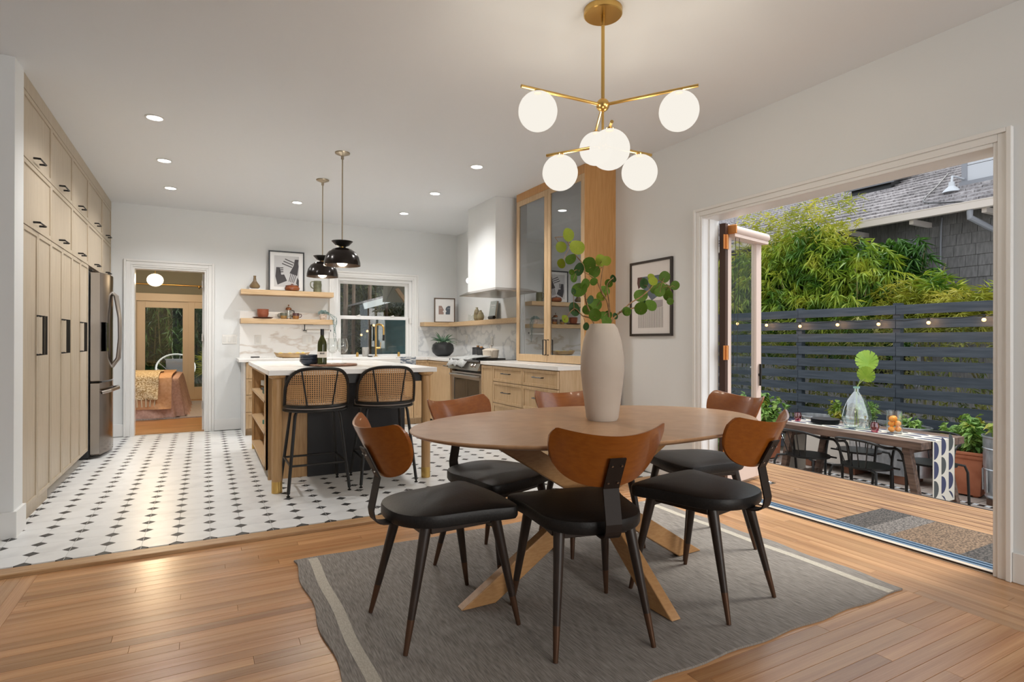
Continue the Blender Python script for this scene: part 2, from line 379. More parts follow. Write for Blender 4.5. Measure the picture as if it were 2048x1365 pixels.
# backsplash slabs
tag(B((.385, 7.938, .912), (1.475, 7.9499, 1.345)).build('marble_backsplash', MARBLE, smooth=False), 'white marble slab with brown veins behind the lemon bowl, under the low shelf', 'backsplash')
tag(B((.385, 7.938, 1.40), (1.475, 7.9499, 1.50)).build('marble_backsplash', MARBLE, smooth=False), 'narrow marble strip behind the mugs above the lower oak shelf', 'backsplash')
tag(B((3.328, 5.455, .912), (3.3399, 7.938, 1.34)).box((2.73, 7.938, .912), (3.328, 7.9499, 1.34)).build('marble_backsplash', MARBG, smooth=False), 'grey veined marble slab behind the cooking range and canisters', 'backsplash')
# ------------------------------------------------------------ cabinets
def shaker(y0, y1, z0, z1, x, mt, parent, face, name='door', fr=.028, ax='x', gap=.003):
    """framed flat front; ax 'x': front lies in plane x, spans y; face = +1/-1 outward sign. ax 'y': plane y, spans x."""
    t = .02; y0 += gap; y1 -= gap; z0 += gap; z1 -= gap
    a, b = sorted((x, x+face*t)); pa, pb = sorted((x, x+face*(t-.007)))
    def bx(u0, u1, w0, w1, p, q):
        if ax == 'x': return ((p, u0, w0), (q, u1, w1))
        return ((u0, p, w0), (u1, q, w1))
    mb = MB()
    for u0, u1, w0, w1 in ((y0, y0+fr, z0, z1), (y1-fr, y1, z0, z1), (y0+fr, y1-fr, z0, z0+fr), (y0+fr, y1-fr, z1-fr, z1)): mb.box(*bx(u0, u1, w0, w1, a, b))
    mb.box(*bx(y0+fr, y1-fr, z0+fr, z1-fr, pa, pb))
    return mb.build(name, mt, parent, bev=.0015)
def pull(p0, p1, off, parent, r=.006, name='handle'):
    """square bar handle from p0 to p1 standing off by vector off"""
    p0, p1, off = Vector(p0), Vector(p1), Vector(off); mb = MB()
    mb.tube([p0, p0+off, p1+off, p1], r, n=4); return mb.build(name, BLACKM, parent, smooth=False)
# --- wall of pale oak pantry cabinets on the left
FX = -.97
ys = [4.34, 5.06, 5.78, 6.50]
pos = ('nearest to the white wall end', 'second from the white wall end', 'beside the refrigerator')
for k in range(3):
    a, b = ys[k], ys[k+1]
    t = thing('pantry_cabinet', 'full height pale oak pantry cabinet with black pulls, '+pos[k], 'cabinet', (FX, (a+b)/2, 0), group='pale oak pantry cabinets')
    def P_(o): o.location = (-FX, -(a+b)/2, 0); return o
    P_(B((-1.6, a, .10), (FX-.001, b, 2.63)).build('body', OAKL, t, smooth=False))
    P_(B((-1.6, a, .015 if k else .006), (FX-(.06 if k else .0), b, .10)).build('plinth', OAKL, t, smooth=False))
    P_(B((-1.6, a, 2.63), (FX+.02, b, CH-.001)).build('crown', OAKL, t, smooth=False))
    mid = (a+b)/2
    for u0, u1, hy in ((a, mid, mid-.035), (mid, b, mid+.035)):
        d = P_(shaker(u0, u1, .10, 1.82, FX, OAKL, t, 1))
        pull((FX+.02, hy, 1.03), (FX+.02, hy, 1.28), (.035, 0, 0), d, .0065)
    for z0, z1 in ((1.82, 2.222), (2.222, 2.628)):
        d = P_(shaker(a, b, z0, z1, FX, OAKL, t, 1))
        pull((FX+.02, mid-.13, z0+.045), (FX+.02, mid+.02, z0+.045), (.035, 0, 0), d, .0065)
for a, b, lb in ((6.50, 7.33, 'pale oak overhead cabinet above the refrigerator'), (7.33, 7.94, 'narrow pale oak overhead cabinet in the far corner past the refrigerator')):
    t = thing('overhead_cabinet', lb, 'cabinet', (FX, (a+b)/2, 1.82), group='pale oak pantry cabinets')
    def P_(o): o.location = (-FX, -(a+b)/2, -1.82); return o
    P_(B((-1.6, a, 1.82), (FX-.001, b, 2.63)).build('body', OAKL, t, smooth=False))
    P_(B((-1.6, a, 2.63), (FX+.02, b, CH-.001)).build('crown', OAKL, t, smooth=False))
    for z0, z1 in ((1.82, 2.222), (2.222, 2.628)):
        d = P_(shaker(a, b, z0, z1, FX, OAKL, t, 1))
        pull((FX+.02, (a+b)/2-.10, z0+.045), (FX+.02, (a+b)/2+.05, z0+.045), (.035, 0, 0), d, .0065)
# --- refrigerator
t = thing('refrigerator', 'black stainless french door refrigerator with bowed front and long handles', 'refrigerator', (-1.2, 6.92, .015))
def P_(o): o.location = (1.2, -6.92, -.015); return o
P_(B((-1.6, 6.54, .02), (-.95, 7.30, 1.775)).build('body', mat('dark_fridge_side', (.02, .022, .024), rough=.4), t, bev=.005))
P_(B((-1.05, 6.56, 1.775), (-.93, 6.62, 1.79)).box((-1.05, 7.2, 1.775), (-.93, 7.28, 1.79)).build('hinge_cover', BLACKM, t, bev=.003))
def bow(y0, y1, z0, z1, n=8):
    pts = [(-.935, y0)]
    full = [(y, -.868+.055*math.sin(PI*(y-6.545)/.75)) for y in [y0+(y1-y0)*i/n for i in range(n+1)]]
    pts += [(x, y) for y, x in full]+[(-.935, y1)]
    return MB().prism(pts, z0, z1)
dr = P_(bow(6.545, 6.918, .74, 1.765).build('door', DSTEEL, t)); dl = P_(bow(6.922, 7.295, .74, 1.765).build('door', DSTEEL, t))
fz = P_(bow(6.545, 7.295, .05, .725, 14).build('freezer_drawer', DSTEEL, t))
P_(B((-.94, 6.543, .06), (-.869, 6.5445, .72)).box((-.94, 6.543, .745), (-.869, 6.5445, 1.76)).build('side_panel', STEEL, t, smooth=False))
for o, y in ((dr, 6.885), (dl, 6.955)):
    MB().tube([(-.82, y, 1.60), (-.785, y, 1.57), (-.755, y, 1.35), (-.752, y, 1.15), (-.765, y, .95), (-.82, y, .86)], [.016, .018, .014, .014, .018, .016], n=10).build('handle', STEEL, o)
MB().tube([(-.86, 6.60, .63), (-.80, 6.63, .645), (-.765, 6.92, .65), (-.80, 7.21, .645), (-.86, 7.24, .63)], .016, n=10).build('handle', STEEL, fz)
B((-.835, 6.62, 1.02), (-.825, 6.80, 1.30)).build('water_dispenser', BLACKG, dr, bev=.004)
# --- kitchen base run on the back wall
def base_unit(name, lb, fronts, plane, lo_, hi_, ax, face, mt, depth, top=.874, group=None, kick=True):
    cx = (lo_+hi_)/2; loc = (plane, cx, 0) if ax == 'x' else (cx, plane, 0)
    t = thing(name, lb, 'cabinet', loc, group=group)
    def P_(o): o.location = tuple(-v for v in loc); return o
    back = plane-face*depth
    def bx(u0, u1, z0, z1, d0=0):
        p, q = sorted((plane-face*d0-face*.001, back))
        return B((p, u0, z0), (q, u1, z1)) if ax == 'x' else B((u0, p, z0), (u1, q, z1))
    P_(bx(lo_, hi_, .09, top).build('body', mt, t, smooth=False))
    if kick: P_(bx(lo_+.0, hi_, .015, .09, .05).build('plinth', mt, t, smooth=False))
    for (u0, u1, z0, z1, kind) in fronts:
        d = P_(shaker(u0, u1, z0, z1, plane, mt, t, face, 'drawer' if kind == 'd' else 'door', ax=ax))
        m = (u0+u1)/2; f = face*.02
        if kind == 'd': A, Bq = m-.08, m+.08
        elif kind == 'l': A, Bq = u0+.03, u0+.17
        elif kind == 'r': A, Bq = u1-.17, u1-.03
        else: continue
        z = z1-.05 if kind != 'd' else (z0+z1)/2+.01
        if ax == 'x': pull((plane+f, A, z), (plane+f, Bq, z), (face*.028, 0, 0), d, .005)
        else: pull((A, plane+f, z), (Bq, plane+f, z), (0, face*.028, 0), d, .005)
    return t
g = 'oak base cabinets'
base_unit('base_cabinet', 'oak four-drawer base cabinet at the left end of the back counter', [(.42, .92, .68, .87, 'd'), (.42, .92, .49, .68, 'd'), (.42, .92, .29, .49, 'd'), (.42, .92, .10, .29, 'd')], 7.32, .42, .92, 'y', -1, OAK, .6, group=g)
base_unit('base_cabinet', 'oak base cabinet between the four drawers and the farmhouse sink', [(.92, 1.60, .10, .87, 'r')], 7.32, .92, 1.60, 'y', -1, OAK, .6, group=g)
base_unit('base_cabinet', 'low oak cabinet under the farmhouse sink', [(1.60, 2.09, .10, .66, 'r'), (2.09, 2.45, .10, .66, 'l')], 7.32, 1.60, 2.45, 'y', -1, OAK, .6, top=.66, group=g)
base_unit('base_cabinet', 'oak corner filler cabinet between sink and side counter', [(2.45, 2.655, .10, .87, 'n')], 7.32, 2.45, 2.655, 'y', -1, OAK, .6, group=g)
base_unit('base_cabinet', 'oak corner base cabinet left of the range, one wide door', [(6.49, 7.30, .10, .87, 'l')], 2.66, 6.48, 7.31, 'x', -1, OAK, .66, group=g)
base_unit('base_cabinet', 'narrow oak pull-out cabinet right of the range', [(5.32, 5.60, .10, .87, 'd1')], 2.66, 5.32, 5.61, 'x', -1, OAK, .66, group=g)
t = base_unit('base_cabinet', 'oak three-drawer base cabinet, middle of the right counter', [(4.695, 5.32, .71, .87, 'd'), (4.695, 5.32, .49, .71, 'd'), (4.695, 5.32, .10, .49, 'd')], 2.66, 4.695, 5.32, 'x', -1, OAK, .66, group=g)
t = base_unit('base_cabinet', 'oak three-drawer base cabinet at the open end of the right counter', [(4.08, 4.695, .71, .87, 'd'), (4.08, 4.695, .49, .71, 'd'), (4.08, 4.695, .10, .49, 'd')], 2.66, 4.08, 4.695, 'x', -1, OAK, .66, group=g)
pull((2.64, 5.36, .80), (2.64, 5.50, .80), (-.028, 0, 0), bpy.data.objects['base_cabinet.005'], .005)
# white end panel at left of back counter
B((.40, 7.33, .015), (.419, 7.94, .874)).build('end_panel', TRIM, bpy.data.objects['base_cabinet']).location = (-.67, -7.32, 0)
CT0, CT1 = .875, .912
mb = B((.345, 7.29, CT0), (1.70, 7.938, CT1)).box((2.38, 7.29, CT0), (3.328, 7.938, CT1)).box((1.70, 7.80, CT0), (2.38, 7.938, CT1)).box((2.63, 6.485, CT0), (3.328, 7.29, CT1))
mb.build('worktop', QUARTZ, label='pale stone worktop along the back wall and round the corner to the range', cat='worktop', bev=.003)
B((2.63, 4.06, CT0), (3.328, 5.605, CT1)).build('worktop', QUARTZ, label='pale stone worktop under the tall glass cabinet', cat='worktop', bev=.003)
# farmhouse sink
t = thing('farmhouse_sink', 'white apron front farmhouse sink under the window', 'sink', (2.04, 7.5, .66))
o = MB().box((1.701, 7.25, .665), (1.73, 7.799, .905)).box((2.35, 7.25, .665), (2.379, 7.799, .905)).box((1.73, 7.25, .665), (2.35, 7.28, .905)).box((1.73, 7.77, .665), (2.35, 7.799, .905)).box((1.73, 7.28, .665), (2.35, 7.77, .70)).build('basin', WHITEC, t, bev=.006); o.location = (-2.04, -7.5, -.66)
o = MB().lathe([(.03, 0), (.03, .004)], 16, (2.04, 7.52, .70)).build('drain', CHROME, t); o.location = (-2.04, -7.5, -.66)
# brass tap
t = thing('kitchen_tap', 'brass pull-down kitchen tap with square-bent spout', 'tap', (2.09, 7.86, CT1))
MB().tube(catmull([(0, 0, 0), (0, 0, .2), (0, 0, .40), (.0, -.02, .435), (.03, -.06, .445), (.06, -.10, .43), (.075, -.12, .39), (.075, -.12, .30)], 4, False), .013, n=12).build('spout', BRASS, t)
MB().lathe([(.028, 0), (.028, .008), (.018, .012)], 16).build('base_ring', BRASS, t)
MB().cyl((0, 0, .12), (.06, -.01, .12), .014).cyl((.06, -.01, .12), (.065, -.01, .20), .005).build('lever', BRASS, t)
MB().cyl((.075, -.12, .30), (.075, -.12, .22), .015).build('spray_head', BLACKM, t)
for x, lb in ((1.83, 'small brass soap pump at the left of the sink'), (2.41, 'small brass air switch at the right of the sink')):
    MB().lathe([(.018, 0), (.018, .05), (.012, .055), (.012, .062)], 14, (x, 7.84, CT1)).build('brass_button', BRASS, label=lb, cat='sink fitting')
MB().lathe([(.035, 0), (.043, .02), (.045, .12), (.043, .13), (.038, .128), (.038, .01), (1e-4, .01)], 20, (1.94, 7.84, CT1)).build('ceramic_tumbler', mat('speckled_grey_clay', (.38, .37, .35), (.5, .49, .46), ns=80), label='speckled grey tumbler behind the sink, left of the brass tap', cat='tumbler')
MB().lathe([(.03, 0), (.035, .006), (.028, .012)], 16, (1.995, 7.80, CT1)).build('soap_dish', BLACKM, label='small dark dish beside the foot of the tap', cat='dish')
# tea towel over the counter corner by the sink
mb = MB()
for k in range(6): mb.box((2.25+k*.035, 7.243-.002*(k % 2), .74), (2.25+k*.035+.034, 7.249, .914))
mb.box((2.25, 7.245, .910), (2.46, 7.30, .918))
o = mb.build('striped_towel', mat('blue_stripe_cloth', (.14, .17, .22), (.62, .64, .64), rough=.9, scale=(1, 6, 6), ns=9, lo=.48, hi=.52), label='blue and white striped towel hanging over the sink edge', cat='towel')
# --- range
t = thing('range', 'stainless slide-in cooking range with black oven glass', 'oven', (2.7, 6.045, 0))
def P_(o): o.location = (-2.7, -6.045, 0); return o
a, b = 5.615, 6.475
P_(B((2.70, a, .05), (3.30, b, .90)).build('body', DARKP, t, smooth=False))
P_(B((2.62, a, .895), (3.32, b, .918)).build('cooktop', BLACKG, t, bev=.003))
cp = P_(MB().prism([(2.60, .80), (2.70, .80), (2.70, .915), (2.655, .915)], -b, -a, Matrix(((1, 0, 0, 0), (0, 0, -1, 0), (0, 1, 0, 0), (0, 0, 0, 1)))).build('control_panel', STEEL, t, smooth=False))
dd = P_(B((2.655, a, .12), (2.70, a+.07, .77)).box((2.655, b-.07, .12), (2.70, b, .77)).box((2.655, a+.07, .69), (2.70, b-.07, .77)).box((2.655, a+.07, .12), (2.70, b-.07, .20)).build('oven_door', STEEL, t, bev=.003))
B((2.662, a+.07, .20), (2.69, b-.07, .69)).build('oven_glass', BLACKG, dd, smooth=False)
MB().tube([(2.66, a+.05, .735), (2.61, a+.05, .735), (2.61, b-.05, .735), (2.66, b-.05, .735)], .012, n=10).build('handle', STEEL, dd)
for y in (5.72, 5.80, 6.29, 6.37): P_(MB().cyl((2.645, y, .865), (2.61, y, .845), .018).build('knob', STEEL, t))
# towel draped on range
mb = MB(); n = 9
vs = []; fs = []
for i in range(n+1):
    for j in range(7):
        u = i/n; v = j/6
        vs.append((2.93-.36*v+.012*math.sin(9*u+2*v), 5.95+.46*u+.01*math.sin(11*v), .925+.014*math.sin(5*u*PI)*math.cos(3*v)+.02*(1-v)-(max(0, v-.8))*.42))
for i in range(n):
    for j in range(6): fs.append((i*7+j, i*7+j+1, (i+1)*7+j+1, (i+1)*7+j))
mb.add(vs, fs); o = mb.build('grey_towel', mat('grey_linen', (.36, .37, .37), (.50, .51, .50), rough=.9, ns=40, bump=.2), label='rumpled grey linen cloth lying on the front of the range', cat='towel')
sd = o.modifiers.new('s', 'SOLIDIFY'); sd.thickness = .006
# --- range hood
t = thing('range_hood', 'white boxed range hood with thin steel canopy', 'hood', (3.05, 5.95, 1.69))
o = B((2.80, 5.58, 1.72), (3.338, 6.32, CH-.001)).build('chimney', WALL, t, smooth=False); o.location = (-3.05, -5.95, -1.69)
o = MB().add([(2.74, 5.46, 1.672), (3.338, 5.46, 1.672), (3.338, 6.44, 1.672), (2.74, 6.44, 1.672), (2.74, 5.46, 1.684), (3.338, 5.46, 1.684), (3.338, 6.44, 1.684), (2.74, 6.44, 1.684), (2.80, 5.58, 1.72), (3.338, 5.58, 1.72), (3.338, 6.32, 1.72), (2.80, 6.32, 1.72)],
    [(0, 3, 2, 1), (0, 1, 5, 4), (1, 2, 6, 5), (2, 3, 7, 6), (3, 0, 4, 7), (4, 5, 9, 8), (5, 6, 10, 9), (6, 7, 11, 10), (7, 4, 8, 11), (8, 9, 10, 11)]).build('canopy', STEEL, t, smooth=False); o.location = (-3.05, -5.95, -1.69)
# --- tall glass cabinet
t = thing('glass_cabinet', 'tall oak display cabinet with two smoked glass doors standing on the worktop', 'cabinet', (3.165, 4.82, CT1))
def P_(o): o.location = (-3.165, -4.82, -CT1); return o
X0, Y0, Y1, Z0, Z1 = 3.01, 4.18, 5.45, CT1+.001, 2.64
P_(B((X0-.02, Y0, Z0), (3.339, Y0+.02, CH-.001)).build('side_panel', OAKP, t, smooth=False))
P_(B((X0, Y1-.02, Z0), (3.339, Y1, Z1)).build('side_panel', OAKP, t, smooth=False))
inner = mat('cabinet_lining', (.36, .37, .38), rough=.6)
P_(B((3.325, Y0+.02, Z0), (3.339, Y1-.02, Z1)).build('back_panel', inner, t, smooth=False))
P_(B((X0, Y0+.02, Z0), (3.325, Y1-.02, Z0+.02)).box((X0, Y0+.02, Z1-.02), (3.325, Y1-.02, Z1)).build('body', inner, t, smooth=False))
P_(B((X0-.02, Y0+.02, Z1), (3.339, Y1, CH-.001)).build('crown', OAKP, t, smooth=False))
for z in (1.36, 1.93, 2.26): P_(B((X0+.03, Y0+.021, z), (3.324, Y1-.021, z+.03)).build('shelf', WHITEC if z > 1.5 else OAKH, t, smooth=False))
ym = (Y0+Y1)/2
for u0, u1, hy in ((Y0+.003, ym-.002, ym-.03), (ym+.002, Y1-.003, ym+.03)):
    fw_ = .055; z0, z1 = Z0+.004, Z1-.003
    d = P_(B((X0-.021, u0, z0), (X0-.001, u0+fw_, z1)).box((X0-.021, u1-fw_, z0), (X0-.001, u1, z1)).box((X0-.021, u0+fw_, z0), (X0-.001, u1-fw_, z0+.075)).box((X0-.021, u0+fw_, z1-.055), (X0-.001, u1-fw_, z1)).build('door', OAK, t, bev=.0015))
    B((X0-.012, u0+fw_, z0+.075), (X0-.008, u1-fw_, z1-.055)).build('glass_pane', CABGL, d, smooth=False)
    pull((X0-.02, hy, .99), (X0-.02, hy, 1.14), (-.03, 0, 0), d, .006)
# things in the glass cabinet
def stack(n, r, dz, c, mt, name, lb, grp, cat):
    for k in range(n):
        MB().lathe([(r*.45, 0), (r*.9, dz*.6), (r, dz*.95), (r*.94, dz*.95), (r*.4, dz*.3)], 20, (c[0], c[1], c[2]+k*dz)).build(name, mt, label=lb[min(k, len(lb)-1)] if isinstance(lb, (list, tuple)) else lb, cat=cat, group=grp)
stack(4, .075, .035, (3.17, 5.13, 1.961), WHITEC, 'white_bowl', ['white bowl at the bottom of the stack behind smoked glass', 'second lowest white bowl of the stack behind smoked glass', 'third white bowl up in the stack behind smoked glass', 'topmost white bowl of the stack behind smoked glass'], 'white bowls stacked in the glass cabinet', 'bowl')
mb = MB().lathe([(.05, 0), (.075, .03), (.08, .10), (.072, .10), (.05, .02)], 24, (3.16, 4.52, 2.291))
for k in range(24): q = 2*PI*k/24; mb.cyl((3.16+.076*math.cos(q), 4.52+.076*math.sin(q), 2.385), (3.16+.082*math.cos(q), 4.52+.082*math.sin(q), 2.415), .008, .001, 5)
mb.build('fluted_bowl', WHITEC, label='white bowl with a pointed crown rim on the top glass cabinet shelf', cat='bowl')
for k, (x, y) in enumerate(((3.12, 4.55), (3.2, 4.62), (3.12, 4.69), (3.2, 4.47))):
    MB().lathe([(.03, 0), (.034, .005), (.036, .12), (.034, .12), (.031, .01)], 14, (x, y, 1.391)).build('highball_glass', GLASS, label='clear tall tumbler on the low glass cabinet shelf', cat='glass', group='tall tumblers in the glass cabinet')
MB().lathe([(.05, 0), (.09, .03), (.1, .05), (.09, .05), (.05, .01)], 20, (3.15, 5.02, 1.391)).build('shallow_bowl', WHITEC, label='shallow cream bowl on the low shelf of the glass cabinet', cat='bowl')
o = MB().cyl((3.2, 5.10, .94), (3.2, 5.10, 1.05), .085, .085, 20).tube([(3.2+.0*a, 5.10+.04*math.cos(q), 1.05+.045*math.sin(q)) for a, q in [(0, PI*i/8) for i in range(9)]], .009).build('lidded_crock', WHITEC, label='white crock with a loop handle at the foot of the glass cabinet', cat='crock')
# --- floating shelves
for z, lb in ((1.70, 'upper oak floating shelf on the back wall, left of the window'), (1.342, 'lower oak floating shelf on the back wall, left of the window')):
    B((.385, 7.70, z), (1.49, 7.949, z+.062)).build('floating_shelf', OAKH, label=lb, cat='shelf', bev=.002)
mb = MB().prism([(2.76, 7.949), (2.76, 7.75), (3.13, 7.75), (3.13, 5.46), (3.339, 5.46), (3.339, 7.949)], 1.342, 1.40)
mb.build('floating_shelf', OAKH, label='oak corner shelf running under the hood beside the glass cabinet', cat='shelf', bev=.002)
# --- island
t = thing('kitchen_island', 'oak kitchen island with open bookshelf end, round legs and dark back panel', 'kitchen island', (1.03, 5.4, .015))
def P_(o): o.location = (-1.03, -5.4, -.015); return o
P_(B((.397, 4.37, .875), (1.664, 6.48, .912)).build('top_slab', QUARTZ, t, bev=.003))
sx0, sx1, sy0, sy1 = .425, .74, 4.93, 6.40
P_(B((.43, sy0, .09), (.735, sy0+.02, .874)).build('side_panel', OAKI, t, smooth=False))
P_(B((.43, sy1-.02, .09), (.735, sy1, .874)).build('side_panel', OAKI, t, smooth=False))
P_(B((.725, sy0, .015), (.75, sy1, .874)).build('back_panel', OAKI, t, smooth=False))
P_(B((.425, sy0, .09), (.445, sy0+.10, .874)).box((.425, sy0+.10, .845), (.445, sy1, .874)).box((.425, sy1-.03, .09), (.445, sy1-.0, .845)).build('face_frame', OAKI, t, smooth=False))
for z in (.09, .36, .62): P_(B((.425, sy0+.02, z), (.725, sy1-.02, z+.022)).build('shelf', OAKH, t, smooth=False))
P_(B((.48, sy0, .015), (.725, sy1, .09)).build('plinth', mat('taupe_plinth', (.20, .16, .12), rough=.5), t, smooth=False))
P_(B((.445, 4.905, .015), (.74, 4.929, .874)).build('end_panel', OAKI, t, smooth=False))
P_(B((.74, 4.88, .015), (1.50, 4.91, .874)).box((1.50, 5.02, .09), (1.60, 5.05, .874)).box((.75, 4.91, .015), (1.50, 6.40, .874)).box((1.50, 5.05, .09), (1.60, 6.40, .874)).build('dark_panel', DARKP, t, smooth=False))
P_(MB().prism([(.52, 0), (.66, 0), (.60, 0.0)][:0] or [(.52, 4.45), (1.56, 4.45), (1.56, 4.51), (.52, 4.51)], .80, .874).build('apron', DARKP, t, smooth=False))
for x, y in ((.465, 4.47), (1.59, 4.43), (.465, 6.43), (1.59, 6.43)):
    lg = P_(MB().cyl((x, y, .10), (x, y, .845), .036, n=24).build('leg', OAKI, t))
    MB().cyl((x, y, .016), (x, y, .10), .037, n=24).build('brass_cap', BRASS, lg)
    MB().lathe([(.036, 0), (.058, .012), (.062, .028)], 24, (x, y, .846)).build('collar', OAKI, lg)
P_(B((1.58, 4.60, .80), (1.61, 4.66, .87)).build('power_outlet', WHITEC, t, bev=.002))
# ------------------------------------------------------------ dining group
# rug
mb = MB(); random.seed(5)
N_ = 40
edge = [(.40+(2.39*i/N_), 3.07+.006*math.sin(i*.9)) for i in range(N_+1)]+[(2.79+.012*math.sin(i*.8), 3.07-(1.64*i/30)) for i in range(1, 31)]+[(2.79-2.39*i/N_, 1.43+.006*math.sin(i*1.1)) for i in range(1, N_+1)]+[(.40+.010*math.sin(i*.7), 1.43+1.64*i/30) for i in range(1, 30)]
t = thing('area_rug', 'grey woven wool rug with cream end stripes under the dining table', 'rug', (1.6, 2.25, 0))
o = MB().prism(edge, .0006, .0085).build('rug_field', RUG, t, smooth=False); o.location = (-1.6, -2.25, 0)
for x in (.463, 2.675):
    sp = [(x+.004*math.sin(y*11), y) for y in [1.434+.054*i for i in range(31)]]
    o = MB().prism(sp[::-1]+[(a+.045, b) for a, b in sp], .0086, .0092).build('cream_stripe', RUGS, t, smooth=False); o.location = (-1.6, -2.25, 0)
# table
def beam(p0, p1, wd, th, side=None):
    p0, p1 = Vector(p0), Vector(p1); t = (p1-p0).normalized()
    s = Vector(side) if side else t.cross(Vector((0, 0, 1))); s = (s-t*s.dot(t)).normalized(); n = s.cross(t)
    vs = [p+s*a*th/2+n*b*wd/2 for p in (p0, p1) for a, b in ((-1, -1), (1, -1), (1, 1), (-1, 1))]
    return vs, [(0, 3, 2, 1), (4, 5, 6, 7), (0, 1, 5, 4), (1, 2, 6, 5), (2, 3, 7, 6), (3, 0, 4, 7)]
def table_veneer():
    mt = mat('sunburst_oak_veneer', (.42, .235, .12), (.48, .285, .155), rough=.33, coat=.15, scale=(2, 2, 2), ns=6, detail=4)
    nt = mt.node_tree; N = nt.nodes; L = nt.links; p = N['Principled BSDF']
    src = p.inputs['Base Color'].links[0].from_socket
    tc = N.new('ShaderNodeTexCoord'); gr = N.new('ShaderNodeTexGradient'); gr.gradient_type = 'RADIAL'
    L.new(tc.outputs['Object'], gr.inputs[0])
    m1 = N.new('ShaderNodeMath'); m1.operation = 'MULTIPLY'; m1.inputs[1].default_value = 16
    fl = N.new('ShaderNodeMath'); fl.operation = 'FLOOR'; wn_ = N.new('ShaderNodeTexWhiteNoise'); wn_.noise_dimensions = '1D'
    L.new(gr.outputs['Fac'], m1.inputs[0]); L.new(m1.outputs[0], fl.inputs[0]); L.new(fl.outputs[0], wn_.inputs['W'])
    # fine rays running outwards
    m2 = N.new('ShaderNodeMath'); m2.operation = 'MULTIPLY'; m2.inputs[1].default_value = 300
    nz = N.new('ShaderNodeTexNoise'); nz.noise_dimensions = '1D'; nz.inputs['Scale'].default_value = 1; nz.inputs['Detail'].default_value = 3
    L.new(gr.outputs['Fac'], m2.inputs[0]); L.new(m2.outputs[0], nz.inputs['W'])
    a = N.new('ShaderNodeMath'); a.operation = 'ADD'; L.new(wn_.outputs['Value'], a.inputs[0]); L.new(nz.outputs['Fac'], a.inputs[1])
    mr = N.new('ShaderNodeMapRange'); mr.inputs['From Max'].default_value = 1.8; mr.inputs['To Min'].default_value = .86; mr.inputs['To Max'].default_value = 1.14
    L.new(a.outputs[0], mr.inputs[0]); hs = N.new('ShaderNodeHueSaturation'); L.new(mr.outputs[0], hs.inputs['Value']); L.new(src, hs.inputs['Color']); L.new(hs.outputs[0], p.inputs['Base Color'])
    return mt
TC = (1.60, 2.155)
t = thing('dining_table', 'oval oak dining table with a sunburst veneer top and crossed legs', 'table', (*TC, .009))
n = 72; ring = lambda k, z: [(.875*k*math.cos(2*PI*i/n), .565*k*math.sin(2*PI*i/n), z) for i in range(n)]
mb = MB(); R_ = [ring(.93, .718), ring(.985, .730), ring(.998, .737), ring(1, .741), ring(.997, .744)]
mb.add(sum(R_, []), [tuple(range(n))[::-1]]+[(i*n+j, i*n+(j+1) % n, (i+1)*n+(j+1) % n, (i+1)*n+j) for i in range(4) for j in range(n)]+[tuple(4*n+j for j in range(n))])
mb.build('table_top', table_veneer(), t)
for a, b in (((-.545, .03, .03), (.50, .03, .70)), ((.60, .055, .03), (-.50, -.03, .70)), ((.055, -.37, .03), (.03, .42, .70)), ((.04, .47, .03), (-.03, -.40, .70))):
    along_x = abs(a[0]-b[0]) > .5; s = (0, 1, 0) if along_x else (1, 0, 0)
    A = Vector(a); Bq = Vector(b); dirv = (Bq-A)
    A2 = A-dirv*(.03/dirv.z)*.98; B2 = Bq+dirv*(.017/dirv.z)
    vs, fs = beam(A2, B2, .085, .05, s)
    # cut feet flat on the rug
    vs = [Vector(v) for v in vs]
    for i in range(4): vs[i] += dirv*((.0015-vs[i].z)/dirv.z)
    for i in range(4, 8): vs[i] += dirv*((.718-vs[i].z)/dirv.z)
    MB().add(vs, fs).build('leg', TABW, t, bev=.004)
mb = B((-.5, -.05, .68), (.5, .05, .717)).box((-.05, -.40, .68), (.05, .40, .717)).build('under_frame', TABW, t, smooth=False)

